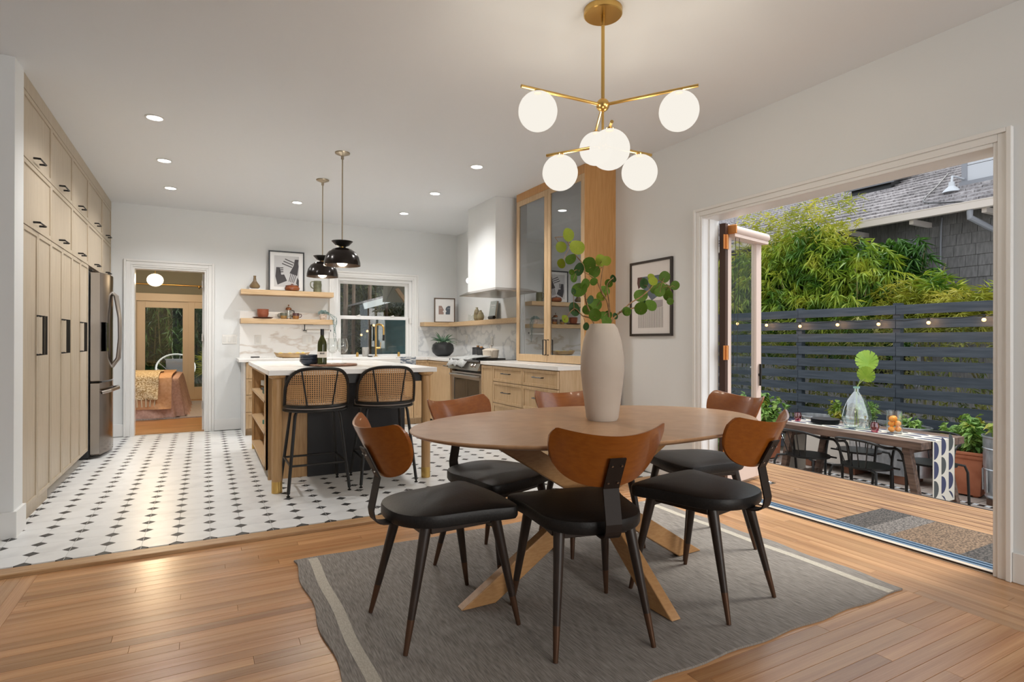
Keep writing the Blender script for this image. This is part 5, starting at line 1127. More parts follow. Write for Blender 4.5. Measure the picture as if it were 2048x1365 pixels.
# woven doormat with blocks
t = thing('doormat', 'woven doormat in charcoal, grey and tan blocks on the deck outside the track', 'mat', (3.80, 1.7, -.0195))
WV = lambda nm, a, b: mat(nm, a, b, rough=.95, ns=95, detail=1, lo=.42, hi=.58, bump=.6)
T1, T2, T3 = WV('charcoal_weave', (.025, .022, .02), (.10, .085, .075)), WV('grey_weave', (.07, .06, .055), (.20, .175, .155)), WV('tan_weave', (.08, .05, .03), (.24, .155, .095))
o = B((3.53, 1.1, 0), (4.085, 2.23, .006)).build('border', T1, t, smooth=False); o.location = (-3.80, -1.7, 0)
for a, b, mt_ in ((1.12, 1.545, T1), (1.545, 1.90, T3), (1.90, 2.04, T2), (2.04, 2.215, T1)):
    o = B((3.545, a, .006), (4.07, b, .008)).build('woven_block', mt_, t, smooth=False); o.location = (-3.80, -1.7, 0)
ZP = -.59
PAVE = mat('pink_sandstone_paver', (.42, .33, .27), (.56, .47, .40), rough=.85, ns=4, detail=6, rand=.08)
pt_ = structure('patio', B((4.7, -.5, -.75), (9.2, 9.5, -.625)), mat('sand_joint', (.25, .20, .15), rough=.95), smooth=False)
mP = B((-.296, -.296, 0), (.296, .296, .033)).mesh('paver', PAVE, False)
for i in range(6):
    for j in range(13): inst('paver', mP, (5.03+i*.6, .9+j*.6, -.625), pt_)
mb = MB(); mw = MB()
for k in range(60):
    y = 1.2+k*.11; mw.box((7.16, y, -.5915), (7.22, y+.045, -.5885)); mb.box((7.16, y+.045, -.5915), (7.22, y+.11, -.589))
dg = tag(mb.build('channel_drain', BLACKM, smooth=False), 'long narrow black and white slotted drain across the patio', 'drain'); mw.build('white_slot', TRIM, dg, smooth=False, kind='stuff')
# ------------------------------------------------------------ fence
SLATE = mat('slate_blue_fence', (.026, .036, .050), (.052, .065, .082), rough=.65, scale=(6, .6, 8), ns=4, detail=6, rand=.12)
t = thing('slat_fence', 'slate blue-black horizontal slat fence behind the patio', 'fence', (8.0, 5.0, ZP))
ys_ = [1.3, 2.75, 4.20, 5.60, 7.05, 8.5]
for k in range(12):
    z1 = 1.612-k*.182
    for a, b in zip(ys_[:-1], ys_[1:]):
        o = B((-.01, a-5+.0025, z1-.122-ZP), (.012, b-5-.0025, z1-ZP)).build('fence_board', SLATE, t, bev=.002)
for y in ys_: B((.0125, y-5-.045, 0), (.10, y-5+.045, 1.64-ZP)).build('fence_post', SLATE, t, smooth=False)
# string light
t = thing('string_light', 'string of glowing bulbs along the top of the slat fence', 'string light', (7.9, 5.0, 1.4))
bl = [(6.649, 1.433), (6.085, 1.394), (5.503, 1.364), (4.924, 1.372), (4.365, 1.365), (3.769, 1.368), (3.198, 1.386), (2.6, 1.39), (7.2, 1.44)]
bl.sort(); pts = []
for (a, za), (b, zb) in zip(bl[:-1], bl[1:]): pts += [(0, a-5, za-1.4+.06), (.03, (a+b)/2-5, (za+zb)/2-1.4+.035)]
MB().tube(pts+[(0, bl[-1][0]-5, bl[-1][1]-1.4+.06)], .005, 6).build('cable', BLACKM, t)
for y, z in bl:
    s_ = MB().cyl((0, y-5, z-1.4+.06), (0, y-5, z-1.4+.025), .014).build('socket', BLACKM, t)
    MB().sphere((0, y-5, z-1.4), .022, 14, 10).build('bulb', BULBM, s_)
    if 3 < y < 6.3: lamp('bulb_glow', 'POINT', (7.90, y, z-.0), 1.8, (1, .5, .18), .03)
# ------------------------------------------------------------ patio table
TW = mat('weathered_brown_table', (.06, .033, .022), (.16, .095, .065), rough=.6, scale=(8, .8, 8), ns=4, detail=6)
t = thing('patio_table', 'long dark brown wooden patio table with splayed legs', 'table', (6.3, 3.65, ZP))
for k in range(5): B((-.40+k*.161, -.775, .70), (-.40+k*.161+.158, .775, .77)).build('top_board', TW, t, bev=.003)
for sy in (-1, 1):
    for sx in (-1, 1):
        vs, fs = beam((sx*.33, sy*.62, .70), (sx*.33, sy*.745, 0), .065, .065, (1, 0, 0)); MB().add(vs, fs).build('leg', TW, t, bev=.003)
    vs, fs = beam((-.33, sy*.70, .16), (.33, sy*.70, .16), .06, .05); MB().add(vs, fs).build('stretcher', TW, t, bev=.003)
    vs, fs = beam((-.36, sy*.615, .67), (.36, sy*.615, .67), .055, .06); MB().add(vs, fs).build('stretcher', TW, t, bev=.003)
ZT = .1805
# runner
CL = mat('cream_runner_cloth', (.55, .51, .44), rough=.9); NV = mat('navy_print', (.03, .035, .085), rough=.9); BKP = mat('charcoal_print', (.05, .055, .055), rough=.9)
t = thing('table_runner', 'cream table runner printed with navy half moons, hanging off both table ends', 'table runner', (6.3, 3.65, ZT))
rx0, rx1 = -.22, .18
B((rx0, -.785, 0), (rx1, .785, .0025)).box((rx0, -.788, -.60), (rx1, -.785, .0025)).box((rx0, .785, -.60), (rx1, .788, .0025)).build('cloth', CL, t, smooth=False)
def moons(z0, n, colx, up, mt_sel):
    out = []
    for k in range(n):
        out.append((colx, z0+k*.19))
    return out
for mt_, sel in ((NV, 0), (BKP, 1)):
    mb = MB()
    for c_ in range(3):
        for k in range(9):
            if (1 if (c_*2+k) % 5 == 1 else 0) != sel: continue
            cx = rx0+.05+c_*.135; r = .085
            arc = [(cx+.07*math.sin(PI*i/12), r*-math.cos(PI*i/12)) for i in range(13)]
            for d in (0, 1):
                cc = -.70+k*.19
                mb.prism([(a, b+cc) for a, b in arc], .0026, .0032) if d == 0 else None
    T = lambda y, s: Matrix(((1, 0, 0, 0), (0, 0, 1, y), (0, s, 0, 0), (0, 0, 0, 1)))
    for c_ in range(3):
        for k in range(4):
            if (1 if (c_+k) % 4 == 2 else 0) != sel: continue
            cx = rx0+.02+c_*.135; r = .085; cc = -.09-k*.185+.03*c_
            arc = [(cx+.085*math.sin(PI*i/12), cc-r*math.cos(PI*i/12)) for i in range(13)]
            arc = [(a, max(b, -.595)) for a, b in arc if b > -.6]
            if len(arc) > 4:
                mb.prism(arc, -.7890, -.7884, Matrix(((1, 0, 0, 0), (0, 0, 1, 0), (0, 1, 0, 0), (0, 0, 0, 1))))
                mb.prism(arc, .7884, .7890, Matrix(((1, 0, 0, 0), (0, 0, 1, 0), (0, 1, 0, 0), (0, 0, 0, 1))))
    mb.build('half_moon_print', mt_, t, smooth=False, kind='stuff')
# patio armchairs
def make_armchair(label):
    t = thing('patio_armchair', label, 'chair', group='black metal patio armchairs')
    k = [(.235*math.cos(q), .225*math.sin(q)) for q in [2*PI*i/28 for i in range(28)]]
    MB().prism(k, .425, .445).build('seat', BLACKM, t)
    # arm + back hoop
    hoop = catmull([(-.27, .22, 0), (-.285, .18, .40), (-.27, .10, .62), (-.235, -.10, .665), (-.16, -.25, .72), (0, -.30, .735), (.16, -.25, .72), (.235, -.10, .665), (.27, .10, .62), (.285, .18, .40), (.27, .22, 0)], 4, False)
    MB().tube(hoop, .014, 8).build('arm_hoop', BLACKM, t)
    for sx in (-1, 1): MB().tube([(sx*.15, -.18, .43), (sx*.22, -.22, .42), (sx*.235, -.25, .35), (sx*.24, -.27, 0)], .013, 8).build('leg', BLACKM, t)
    for x in (-.11, -.037, .037, .11): MB().cyl((x*.9, -.19, .44), (x*1.5, -.285+abs(x)*.2, .725), .006).build('spindle', BLACKM, t)
    MB().cyl((-.25, .14, .43), (.25, .14, .43), .010).build('front_rail', BLACKM, t)
    return t
ac = make_armchair('black metal patio armchair on the deck side of the table, nearest its left end'); ac.location = (6.02, 4.10, ZP+.001); ac.rotation_euler = (0, 0, -PI/2)
dup(ac, (6.03, 3.45, ZP+.001), -PI/2, 'black metal patio armchair on the deck side of the table, nearest its right end')
dup(ac, (6.80, 3.98, ZP+.001), PI/2, 'black metal patio armchair on the fence side of the table, left one')
dup(ac, (6.78, 3.22, ZP+.001), PI/2, 'black metal patio armchair on the fence side of the table, by the right leg')
ZT += .0035
t = thing('glass_demijohn', 'large clear green-tinted glass demijohn vase on the patio table', 'vase', (6.28, 3.70, ZT))
DG = glass('green_tint_glass', (.84, .92, .89), .25)
MB().lathe([(.09, 0), (.12, .012), (.142, .08), (.143, .14), (.125, .22), (.09, .31), (.045, .375), (.025, .40), (.024, .435), (.032, .44), (.032, .452), (.024, .452)], 40).build('glass_body', DG, t)
MB().lathe([(.032, .435), (.033, .455), (.022, .455), (.022, .435)], 24).build('rim', mat('aqua_rim', (.25, .42, .36), rough=.1), t)
t2 = thing('monstera_stem', 'two bright green monstera leaves standing in the glass demijohn', 'leaves', (6.28, 3.70, ZT+.12))
def monstera(mt_):
    out = [(0, -.02)]; n = 84
    half = []
    for i in range(n+1):
        q = PI*i/n; r = .11*(1.05-.25*math.cos(q))*(1-.38*(1 if (i % 12 == 6 and 14 < i < 76) else 0))*(1+.02*math.sin(i*.9))
        half.append((r*math.sin(q)*.95, -r*math.cos(q)*1.0+.02))
    poly = [(x, y) for x, y in half]+[(-x, y) for x, y in half[::-1]]
    vs = [(0, .01, 0)]+[(x, y, .25*abs(x)-.9*x*x-.5*y*y) for x, y in poly]; k = len(poly)
    return MB().add(vs, [(0, 1+i, 1+(i+1) % k) for i in range(k)]).mesh('leaf', mt_)
MM = monstera(mat('monstera_green', (.20, .36, .03), (.34, .50, .06), rough=.35, ns=6, sss=0))
inst('leaf', MM, (.02, -.12, .58), t2, rot=(math.radians(80), math.radians(-25), math.radians(-60)), sc=(.95, 1, 1))
inst('leaf', MM, (0, -.10, .44), t2, rot=(math.radians(112), math.radians(14), math.radians(-75)), sc=(.8, .8, .8))
MB().tube(catmull([(0, .02, -.10), (0, 0, .2), (0, -.01, .32), (.01, -.06, .46), (.02, -.12, .56)], 3, False), .0045, 6).build('stalk', mat('stalk_green', (.30, .38, .10), rough=.5), t2)
MB().tube(catmull([(0, -.02, -.10), (0, 0, .2), (0, -.0, .32), (0, -.05, .39), (0, -.09, .42)], 3, False), .0045, 6).build('stalk', mat('stalk_green', (.30, .38, .10), rough=.5), t2)
MB().lathe([(.028, 0), (.040, .03), (.042, .06), (.035, .10), (.033, .10), (.040, .06), (.037, .03), (1e-4, .008)], 24, (6.16, 3.44, ZT)).build('pink_tumbler', glass('rose_glass', (.72, .30, .38), .15), label='rose pink stemless glass on the patio table beside the pitcher', cat='glass')
MB().lathe([(.028, 0), (.040, .03), (.042, .06), (.035, .10), (.033, .10), (.040, .06), (.037, .03), (1e-4, .008)], 24, (6.22, 4.36, ZT)).build('pink_tumbler', glass('magenta_glass', (.72, .16, .32), .15), label='magenta glass at the far left end of the patio table', cat='glass')
MB().lathe([(.028, 0), (.040, .03), (.042, .06), (.035, .10), (.033, .10), (.040, .06), (.037, .03), (1e-4, .008)], 24, (6.34, 3.56, ZT)).build('green_tumbler', glass('green_glass', (.35, .42, .28), .15), label='olive green stemless glass right behind the demijohn', cat='glass')
t = thing('glass_pitcher', 'clear glass pitcher filled with oranges on the patio table', 'pitcher', (6.26, 3.30, ZT))
MB().lathe([(.068, 0), (.07, .004), (.07, .235), (.067, .235), (.067, .008), (1e-4, .008)], 32).build('glass_jar', GLASS, t)
MB().tube(catmull([(.0, -.068, .20), (0, -.12, .20), (0, -.13, .15), (0, -.115, .10), (0, -.068, .09)], 4, False), .007, 8).build('handle', GLASS, t)
OR = mat('orange_peel', (.85, .27, .01), (.92, .36, .02), rough=.45, ns=80, bump=.15)
for k, (x, y, z) in enumerate(((-.02, .018, .043), (.027, -.02, .046), (-.006, .026, .098), (.012, -.025, .104), (-.022, .01, .150), (.03, .022, .150))):
    MB().sphere((0, 0, 0), .031, 20, 14, (1, 1, .95)).build('orange', OR, label=('orange at the bottom left of the pitcher', 'orange at the bottom right of the pitcher', 'orange in the middle left of the pitcher', 'orange in the middle right of the pitcher', 'topmost left orange in the pitcher', 'top orange at the back of the pitcher')[k], cat='orange', group='oranges in the pitcher', loc=(6.26+x, 3.30+y, ZT+z))
for k in range(4):
    MB().lathe([(.08, 0), (.125, .008), (.15, .012), (.15, .016), (.12, .012), (1e-4, .006)], 36, (6.33, 4.09, ZT+k*.013)).build('black_plate', mat('black_stoneware', (.015, .015, .018), rough=.5), label=('lowest black plate of the patio table stack', 'second black plate of the patio table stack', 'third black plate of the patio table stack', 'topmost black plate of the patio table stack')[k], cat='plate', group='black plates')
# ------------------------------------------------------------ planters
GALV = mat('galvanised_steel', (.38, .40, .42), (.56, .58, .60), rough=.4, metal=.7, scale=(3, 3, 1), ns=8, detail=5)
TERR = mat('terracotta_clay', (.42, .13, .06), (.56, .20, .10), rough=.8, ns=5)
SOIL = mat('potting_soil', (.04, .022, .012), (.12, .07, .04), rough=1, ns=50)
HERB = leafmat('herb_green', (.12, .24, .05), (.42, .58, .16), (.24, .42, .09), ns=9, tr=.15)
HERBY = leafmat('yellowing_leaf', (.18, .30, .04), (.50, .45, .06), (.28, .38, .06), ns=7, tr=.2)
def oval(cx, cy, rx, ry, n=40): return [(cx+rx*math.copysign(abs(math.cos(q))**.8, math.cos(q)), cy+ry*math.copysign(abs(math.sin(q))**.8, math.sin(q))) for q in [2*PI*i/n for i in range(n)]]
t = thing('stock_tank', 'long oval galvanised stock tank planter behind the patio table', 'planter', (7.58, 4.44, ZP))
zt_ = .10-ZP
def wallring(rx, ry, prof, n=48):
    vs = []; fs = []
    for k, z in prof:
        for j in range(n): q = 2*PI*j/n; vs.append(((rx+k)*math.copysign(abs(math.cos(q))**.8, math.cos(q)), (ry+k)*math.copysign(abs(math.sin(q))**.8, math.sin(q)), z))
    for i in range(len(prof)-1): fs += [(i*n+j, i*n+(j+1) % n, (i+1)*n+(j+1) % n, (i+1)*n+j) for j in range(n)]
    return MB().add(vs, fs)
mb = wallring(.27, .84, [(-.3, .10), (0, .10)]+[(.006*(i % 2), .12+.03*i) for i in range(16)]+[(0, zt_-.03), (.014, zt_-.02), (.016, zt_-.006), (.006, zt_), (-.004, zt_-.004), (-.006, zt_-.1), (-.006, .4)])
mb.build('tank_wall', GALV, t); MB().prism(oval(0, 0, .26, .83), .40, zt_-.10).build('soil', SOIL, t)
for y in (-.6, 0, .6): B((-.2, y-.07, .003), (.2, y+.07, .099)).build('wood_block', mat('reddish_block', (.22, .09, .05), rough=.8), t, smooth=False)
B((-.2765, -.05, .12), (-.2785+.0015, .55, zt_-.06)).box((-.283, -.05, .12), (-.279, .55, zt_-.06)).build('sign_panel', mat('cream_sign', (.52, .47, .41), rough=.8), t, smooth=False)
text('COUNTY', .125, mat('sign_black', (.03, .03, .03), rough=.7), t, FaceMX(-.2836, .24, zt_-.19)); text('LIVESTOCK STOCK TANK'[:0] or 'stock tank', .05, BLACKM, t, FaceMX(-.2836, .24, zt_-.25))
o = foliage('bushy_herb', 160, ell((0, -.12, zt_+.12), (.13, .14, .16), .1), .06, .012, HERB, 31, t, fan=5, droop=-.8)
o = foliage('pepper_leaves', 34, ell((-.05, .27, zt_+.10), (.07, .09, .19), .1), .09, .04, HERBY, 32, t, fan=4, droop=.3)
o = foliage('low_herb', 60, ell((-.05, -.60, zt_+.02), (.12, .20, .07), .1), .10, .03, HERB, 33, t, fan=4, droop=-.3)
for (x, y) in ((-.05, .27), (0, -.12), (-.05, -.58)): MB().cyl((x, y, .55), (x, y, zt_+.15), .006).build('stem', CULM, t)
def square_pot(loc, s, h, lb, seed, ph, rz=0, nclus=130):
    t = thing('terracotta_planter', lb, 'planter', loc, rz)
    def sqr(a): return [(-a, -a), (a, -a), (a, a), (-a, a)]
    vs = []; fs = []
    prof = [(s*.80, .02), (s*.90, h-.09), (s*.92, h-.085), (s*.96, h-.07), (s*.97, h-.045), (s*.93, h-.04), (s*1.0, h-.03), (s*1.0, h), (s*.90, h), (s*.88, h-.06)]
    for a, z in prof: vs += [(x, y, z) for x, y in sqr(a)]
    for i in range(len(prof)-1): fs += [(i*4+j, i*4+(j+1) % 4, (i+1)*4+(j+1) % 4, (i+1)*4+j) for j in range(4)]
    mb = MB().add(vs, fs)
    for x in (-1, 1):
        for y in (-1, 1): mb.box((x*s*.7-.05*(x > 0), y*s*.7-.05*(y > 0), 0), (x*s*.7+.05*(x < 0)+0, y*s*.7+.05*(y < 0), .03))
    mb.build('pot', TERR, t, smooth=False, bev=.006); B((-s*.89, -s*.89, h-.10), (s*.89, s*.89, h-.06)).build('soil', SOIL, t, smooth=False)
    rg = random.Random(seed); mb = MB(); pts = []
    for k in range(14):
        a = rg.uniform(0, 2*PI); r = rg.uniform(.1, 1)*s*1.3; tip = (math.cos(a)*r, math.sin(a)*r*1.15, h+ph*rg.uniform(.45, 1)*(1-.35*r/s/1.3)); b0 = (tip[0]*.35, tip[1]*.35, h-.06)
        mb.tube([b0, ((b0[0]+tip[0])/2, (b0[1]+tip[1])/2, (b0[2]+tip[2])/2+.03), tip], [.006, .005, .002], 5); pts.append((b0, tip))
    mb.build('stem', mat('herb_stem', (.10, .13, .04), rough=.6), t)
    def dist(rg2, n):
        i = rg2.integers(0, len(pts), n); f = rg2.uniform(.35, 1.05, n); A = np.array([p[0] for p in pts])[i]; Bb = np.array([p[1] for p in pts])[i]
        return A+(Bb-A)*f[:, None]+rg2.normal(0, .03, (n, 3))
    foliage('foliage', nclus, dist, .095, .055, HERB, seed, t, fan=5, droop=.35)
    foliage('yellow_foliage', nclus//7, dist, .095, .06, HERBY, seed+50, t, fan=4, droop=.5)
square_pot((7.64, 3.28, ZP), .235, .50, 'square terracotta planter with a bushy green plant at the right end of the table', 41, .42, math.radians(10), 190)
square_pot((7.30, 5.72, ZP), .235, .50, 'square terracotta planter with a leafy plant at the left beyond the glass door', 42, .55, math.radians(5), 150)
square_pot((5.6, 5.05, ZP), .20, .38, 'square terracotta planter low behind the chairs near the door frame', 43, .30, 0, 60)
t = thing('galvanised_can', 'round ribbed galvanised can planter cut by the right door casing', 'planter', (7.45, 2.78, ZP+.06))
MB().lathe([(.20, 0), (.215, .02), (.205, .04), (.215, .06), (.222, .30), (.228, .31), (.222, .32), (.228, .34), (.228, .52), (.236, .53), (.228, .54), (.232, .64), (.243, .65), (.243, .665), (.232, .665), (.228, .58), (1e-4, .58)], 40).build('can_wall', GALV, t)
mb = MB()
for k in range(10): q = 2*PI*k/10; mb.cyl((.224*math.cos(q), .224*math.sin(q), .07), (.229*math.cos(q), .229*math.sin(q), .30), .008, n=6)
mb.build('rib', GALV, t)
foliage('foliage', 60, ell((0, 0, .72), (.18, .2, .12), .1), .10, .05, HERBY, 55, t, fan=4, droop=.1)
for sx in (-.14, .14): B((sx-.04, -.14, -.059), (sx+.04, .14, -.001)).build('wood_block', mat('dark_block', (.10, .05, .03), rough=.8), t, smooth=False)
# ------------------------------------------------------------ folded door leaf
PINKP = mat('primed_door_wood', (.66, .52, .45), rough=.45); ORW = mat('orange_brass_hinge', (.62, .25, .07), rough=.35, metal=.5)
t = thing('folding_door_leaf', 'glazed folding patio door leaf standing open at the left of the opening', 'door', (3.515, 3.10, -.01))
ang = math.atan2(.14, .62); t.rotation_euler = (0, 0, ang)
W_, H1 = .60, 2.045
f_ = B((.03, -.02, .02), (.10, .025, H1)).box((W_-.085, -.02, .02), (W_, .025, H1)).box((.10, -.02, .02), (W_-.085, .025, .16)).box((.10, -.02, H1-.10), (W_-.085, .025, H1)).build('frame', PINKP, t, bev=.002)
B((.10, 0, .16), (W_-.085, .004, H1-.10)).build('pane', WINGL, t, smooth=False)
B((-.012, -.03, .02), (.028, -.021+.04, H1+.0)).build('edge_strip', mat('dark_brown_weatherstrip', (.05, .018, .008), rough=.5), t, smooth=False)
for z in (.30, 1.05, 1.90):
    h_ = B((-.045, -.036, z-.055), (.03, -.031, z+.055)).cyl((-.010, -.04, z-.055), (-.010, -.04, z+.055), .009).build('hinge', ORW, t)
MB().cyl((W_-.04, -.02, .86), (W_-.04, -.034, .86), .012).tube([(W_-.04, -.034, .95), (W_-.04, -.034, .77)], .011, 8).build('handle', BLACKM, t)
MB().cyl((W_-.04, .025, .92), (W_-.04, .05, .92), .008).cyl((W_-.04, .05, .92), (W_+.03, .05, .92), .007).build('outer_handle', CHROME, t)
B((.13, -.034, .30), (.16, -.0215, .62)).build('lower_bolt', BLACKM, t, bev=.002)
t = thing('roller_blind', 'rolled pleated blind in a cream cassette on top of the folding door leaf', 'blind', (3.515, 3.10, 1.90)); t.rotation_euler = (0, 0, ang)
MB().cyl((.05, -.055, .09), (.61, -.055, .09), .034, n=20).box((.05, -.075, .035), (.61, -.028, .058)).build('cassette', PINKP, t)
B((.035, -.095, .055), (.0495, -.022, .125)).build('end_cap', ORW, t, bev=.006)
MB().cyl((.11, -.05, .05), (.11, -.03, -1.0), .0022, n=5).cyl((.17, -.05, .05), (.17, -.03, -1.0), .0022, n=5).build('cord', BLACKM, t)
# ------------------------------------------------------------ neighbour house
SH = mat('grey_asphalt_shingle', (.17, .15, .15), (.36, .33, .33), rough=.9, ns=22, detail=4, rand=.28)
SID = mat('taupe_wall_shingle', (.15, .14, .135), (.22, .205, .20), rough=.85, scale=(6, 6, 1), ns=6, rand=.12)
GUT = mat('cream_gutter_paint', (.58, .50, .44), rough=.5); GREYP = mat('grey_pipe_paint', (.24, .24, .26), rough=.5)
hx, hy = 9.8, 5.0
t = thing('neighbour_house', 'grey shingled neighbour house with a low asphalt roof beyond the bamboo', 'house', (10.3, 5.0, ZP))
def P_(o): o.location = (-10.3, -5.0, -ZP); return o
P_(B((10.33, -1, ZP), (10.5, 14, 3.30)).build('wall', SID, t, smooth=False))
random.seed(21); meS = {}
z = .75; r = 0
while z < 3.1:
    y = 3.2-random.random()*.2
    while y < 5.35:
        w_ = random.choice((.16, .20, .24, .29)); 
        if not (4.95 < y+w_/2 < 5.9 and z < 2.65):
            if w_ not in meS: meS[w_] = MB().add([(0, .002, 0), (0, w_-.004, 0), (0, w_-.004, .175), (0, .002, .175), (-.022, .002, 0), (-.022, w_-.004, 0), (-.004, w_-.004, .175), (-.004, .002, .175)], [(0, 1, 5, 4), (4, 5, 6, 7), (0, 4, 7, 3), (1, 2, 6, 5)]).mesh('wall_shingle', SID, False)
            inst('wall_shingle', meS[w_], (10.329-10.3, y-5.0, z-ZP), t)
        y += w_
    z += .172; r += 1
# roof
s_ = .45; ln = math.hypot(1, s_)
rb = P_(MB().add([(9.75, -1, 3.12), (9.75, 14, 3.12), (15.3, 14, 3.12+5.55*s_), (15.3, -1, 3.12+5.55*s_), (9.75, -1, 3.06), (9.75, 14, 3.06), (15.3, 14, 3.06+5.55*s_), (15.3, -1, 3.06+5.55*s_)], [(0, 3, 2, 1), (4, 5, 6, 7), (0, 1, 5, 4), (1, 2, 6, 5), (2, 3, 7, 6), (3, 0, 4, 7)]).build('roof_deck', DARKW, t, smooth=False))
tab = lambda w_, h: MB().add([(0, .004, 0), (0, w_-.004, 0), (h, w_-.004, h*s_), (h, .004, h*s_), (0, .004, .045), (0, w_-.004, .045), (h, w_-.004, h*s_+.006), (h, .004, h*s_+.006)], [(0, 3, 2, 1), (4, 5, 6, 7), (0, 1, 5, 4), (1, 2, 6, 5), (2, 3, 7, 6), (3, 0, 4, 7)])
lst = []
for r in range(19):
    x = 9.74+r*.235; y = 3.2+random.random()*.3
    lo_y, hi_y = 3.2+(x-9.7)*.36, 8.5+(x-9.7)*.95
    y = lo_y-random.random()*.3
    while y < hi_y: w_ = random.choice((.22, .30, .36)); lst.append((x, y, w_)); y += w_
lst.sort(key=lambda p: p[0]**2+p[1]**2)
mr_ = {w_: tab(w_, .26).mesh('roof_shingle', SH, False) for w_ in (.22, .30, .36)}
for x, y, w_ in lst[:298]: inst('roof_shingle', mr_[w_], (x-10.3, y-5, 3.121+(x-9.75)*s_-ZP), t)
mb = MB()
for x, y, w_ in lst[298:]:
    o2 = tab(w_, .26); mb.add([(a+x, b+y, c_+3.121+(x-9.75)*s_) for a, b, c_ in o2.v], o2.f)
P_(mb.build('roof_shingle', SH, t, kind='stuff', smooth=False))
P_(MB().box((9.66, -1, 3.04), (9.75, 14, 3.06)).box((9.66, -1, 3.06), (9.675, 14, 3.16)).box((9.73, -1, 3.06), (9.745, 14, 3.15)).box((9.655, -1, 3.145), (9.68, 14, 3.16)).build('gutter', GUT, t, smooth=False))
for y in (3.95, 4.9, 5.9, 6.8): P_(B((9.76, y-.03, 2.98), (10.33, y+.03, 3.055)).build('rafter_tail', GUT, t, smooth=False))
P_(B((10.2, 5.04, .4), (10.335, 5.13, 2.80)).box((10.2, 5.85, .4), (10.335, 5.93, 2.80)).box((10.18, 5.02, 2.72), (10.335, 5.95, 2.82)).build('window_frame', GREYP, t, smooth=False))
P_(B((10.26, 5.13, .4), (10.29, 5.85, 2.72)).build('window_glass', BLACKG, t, smooth=False))
P_(MB().tube(catmull([(10.29, 4.72, 3.1), (10.27, 4.72, 3.0), (10.29, 4.74, 2.6), (10.29, 4.74, 1.6)], 2, False), .014, 8).build('conduit', GREYP, t))
P_(MB().tube([(9.71, 4.10, 3.06), (9.71, 4.10, 2.93), (9.95, 3.98, 2.80), (10.22, 3.85, 2.66), (10.26, 3.83, 1.0)], .042, 10).build('downspout', GREYP, t))
P_(MB().tube(catmull([(9.72, 4.12, 3.10), (9.74, 4.2, 3.18), (10.0, 4.7, 3.30), (10.38, 5.03, 3.46), (11.3, 5.25, 3.88), (12.2, 5.5, 4.28)], 3, False), .010, 6).build('cable', BLACKM, t))
# dormer
P_(B((11.12, 3.0, 3.60), (13.5, 4.78, 5.2)).build('dormer_wall', mat('pale_siding', (.46, .46, .48), rough=.6), t, smooth=False))
for k in range(5): P_(B((11.09, 3.0, 3.80+k*.26), (11.115, 4.72, 3.80+k*.26+.25)).build('siding_board', mat('pale_siding_board', (.50, .50, .52), rough=.6), t, smooth=False))
P_(B((11.08, 4.72, 3.74), (11.16, 4.80, 5.2)).box((11.05, 3.0, 3.70), (11.115, 4.82, 3.79)).build('corner_trim', GREYP, t, smooth=False))
P_(MB().lathe([(.13, 0), (.11, .035), (.045, .10), (.04, .17), (1e-4, .18)], 24, (10.72, 4.78, 3.575)).tube([(10.72, 4.78, 3.74), (10.74, 4.78, 3.84), (10.85, 4.78, 3.85), (11.08, 4.77, 3.84)], .018, 8).build('roof_lamp', mat('pale_lamp', (.55, .56, .58), rough=.4), t))
P_(MB().box((12.2, 6.5, 4.15), (12.9, 7.3, 4.42)).build('skylight_curb', BLACKM, t, smooth=False)); P_(MB().add([(12.1, 6.4, 4.34), (12.1, 7.4, 4.34), (13.0, 7.4, 4.75), (13.0, 6.4, 4.75), (12.1, 6.4, 4.40), (12.1, 7.4, 4.40), (13.0, 7.4, 4.81), (13.0, 6.4, 4.81)], [(0, 3, 2, 1), (4, 5, 6, 7), (0, 1, 5, 4), (1, 2, 6, 5), (2, 3, 7, 6), (3, 0, 4, 7)]).build('skylight_glass', mat('skylight_dark', (.12, .12, .13), rough=.2), t, smooth=False))
# ------------------------------------------------------------ garden beyond kitchen window and bedroom
BAMG = leafmat('garden_green', (.015, .05, .01), (.11, .20, .035), (.05, .11, .02), ns=2)
OLV = leafmat('garden_olive', (.03, .045, .012), (.13, .14, .04), (.07, .085, .025), ns=1.5)
t = thing('bamboo_hedge', 'dense green bamboo hedge outside the bedroom sliding doors', 'hedge', (-.3, 14.8, -.02))
def P2(o, p): o.location = tuple(-v for v in p); return o
P2(foliage('bamboo_leaves', 4200, boxd((-3.2, 14.3, .0), (1.6, 15.2, 3.4)), .20, .026, BAMG, 61, t, fan=5), (-.3, 14.8, -.02))
culms(26, -2.6, 1.4, 14.5, 15.1, -.02, 3.4, None, 6); o = bpy.data.objects['culm.003']; o.parent = t; P2(o, (-.3, 14.8, -.02))
P2(foliage('yucca_leaves', 50, ell((.15, 14.0, .55), (.2, .15, .3), .1), .35, .03, BAMY, 62, t, fan=5, droop=-.8), (-.3, 14.8, -.02))
structure('hedge_wall', B((-4, 16.0, -.02), (.99, 16.1, 3.6)), mat('dark_backdrop_boards', (.02, .03, .02), rough=.9), smooth=False)
t = thing('garden_trees', 'olive leaved trees seen through the kitchen window', 'trees', (3.6, 14.5, -.1))
P2(foliage('tree_leaves', 3600, boxd((1.9, 13.8, .1), (5.6, 14.9, 4.2)), .14, .04, OLV, 63, t, fan=5), (3.6, 14.5, -.1))
mb = MB()
for x, r in ((2.80, .06), (2.98, .045), (3.35, .05), (3.75, .04)): mb.cyl((x, 13.2, -.1), (x+.05, 13.3, 4.2), r, r*.8)
P2(mb.build('trunk', mat('bark', (.10, .065, .045), (.20, .14, .10), rough=.9, scale=(6, 6, 1)), t), (3.6, 14.5, -.1))
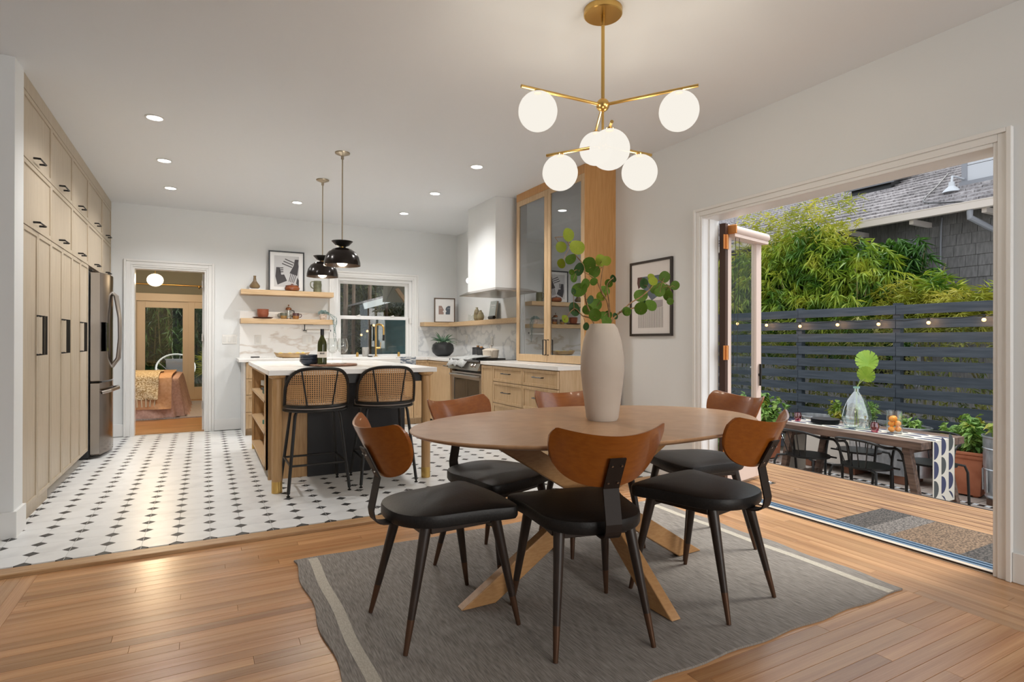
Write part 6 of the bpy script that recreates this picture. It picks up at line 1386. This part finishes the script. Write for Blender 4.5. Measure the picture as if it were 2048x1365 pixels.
structure('ground', B((1.4, 8.09, -.3), (7.5, 16, -.1)), mat('garden_soil', (.05, .045, .03), rough=1), smooth=False)
structure('hedge_wall', B((1.0, 16.0, -.1), (8, 16.1, 4.6)), mat('dark_backdrop_boards', (.02, .03, .02), rough=.9), smooth=False)
t = thing('garden_shed', 'blue-green painted shed with a white barge board seen through the kitchen window', 'shed', (4.6, 12.0, -.1))
TEAL = mat('blue_green_paint', (.045, .09, .095), (.07, .13, .135), rough=.7, ns=3)
P2(B((3.47, 12.5, -.1), (5.8, 12.6, 1.66)).build('wall', TEAL, t, smooth=False), (4.6, 12.0, -.1))
P2(B((3.47, 12.6, -.1), (3.55, 13.6, 1.66)).build('wall', TEAL, t, smooth=False), (4.6, 12.0, -.1))
vs, fs = beam((2.93, 12.0, 1.86), (3.95, 12.0, 2.16), .13, .03); P2(MB().add(vs, fs).build('barge_board', TRIM, t, smooth=False), (4.6, 12.0, -.1))
vs, fs = beam((2.93, 12.75, 1.95), (5.8, 12.75, 2.79), .04, 1.5, (0, 1, 0)); P2(MB().add(vs, fs).build('roof', SH, t, smooth=False), (4.6, 12.0, -.1))
# own roof overhang above the kitchen window
t = thing('roof_overhang', 'pale open eave with timber brace over the kitchen window outside', 'eave', (3.2, 9.0, 2.2))
P2(MB().add([(2.86, 10.2, 2.34), (4.6, 10.2, 2.34), (4.6, 11.7, 1.96), (3.25, 11.7, 1.94), (2.86, 10.2, 2.40), (4.6, 10.2, 2.40), (4.6, 11.7, 2.02), (3.25, 11.7, 2.00)], [(0, 3, 2, 1), (4, 5, 6, 7), (0, 1, 5, 4), (1, 2, 6, 5), (2, 3, 7, 6), (3, 0, 4, 7)]).build('soffit', mat('warm_soffit', (.42, .36, .28), rough=.7), t, smooth=False), (3.2, 9.0, 2.2))
vs, fs = beam((3.30, 10.9, 2.16), (3.62, 10.9, 1.74), .07, .07, (0, 1, 0)); P2(MB().add(vs, fs).build('brace', TABW, t, smooth=False), (3.2, 9.0, 2.2))
t = thing('garden_string_light', 'short string of bulbs glowing outside the kitchen window', 'string light', (2.6, 10.5, 1.4))
pts = [(1.9, 10.2, 1.20), (2.50, 10.4, 1.27), (2.62, 10.45, 1.34), (2.75, 10.5, 1.45), (3.3, 10.6, 2.45)]
P2(MB().tube(pts, .004, 5).build('cable', BLACKM, t), (2.6, 10.5, 1.4))
for p in pts[:4]: P2(MB().sphere((p[0], p[1], p[2]-.03), .02, 10, 8).build('bulb', BULBM, t), (2.6, 10.5, 1.4))
# rug lying flat: remove loose helper data
"""end"""
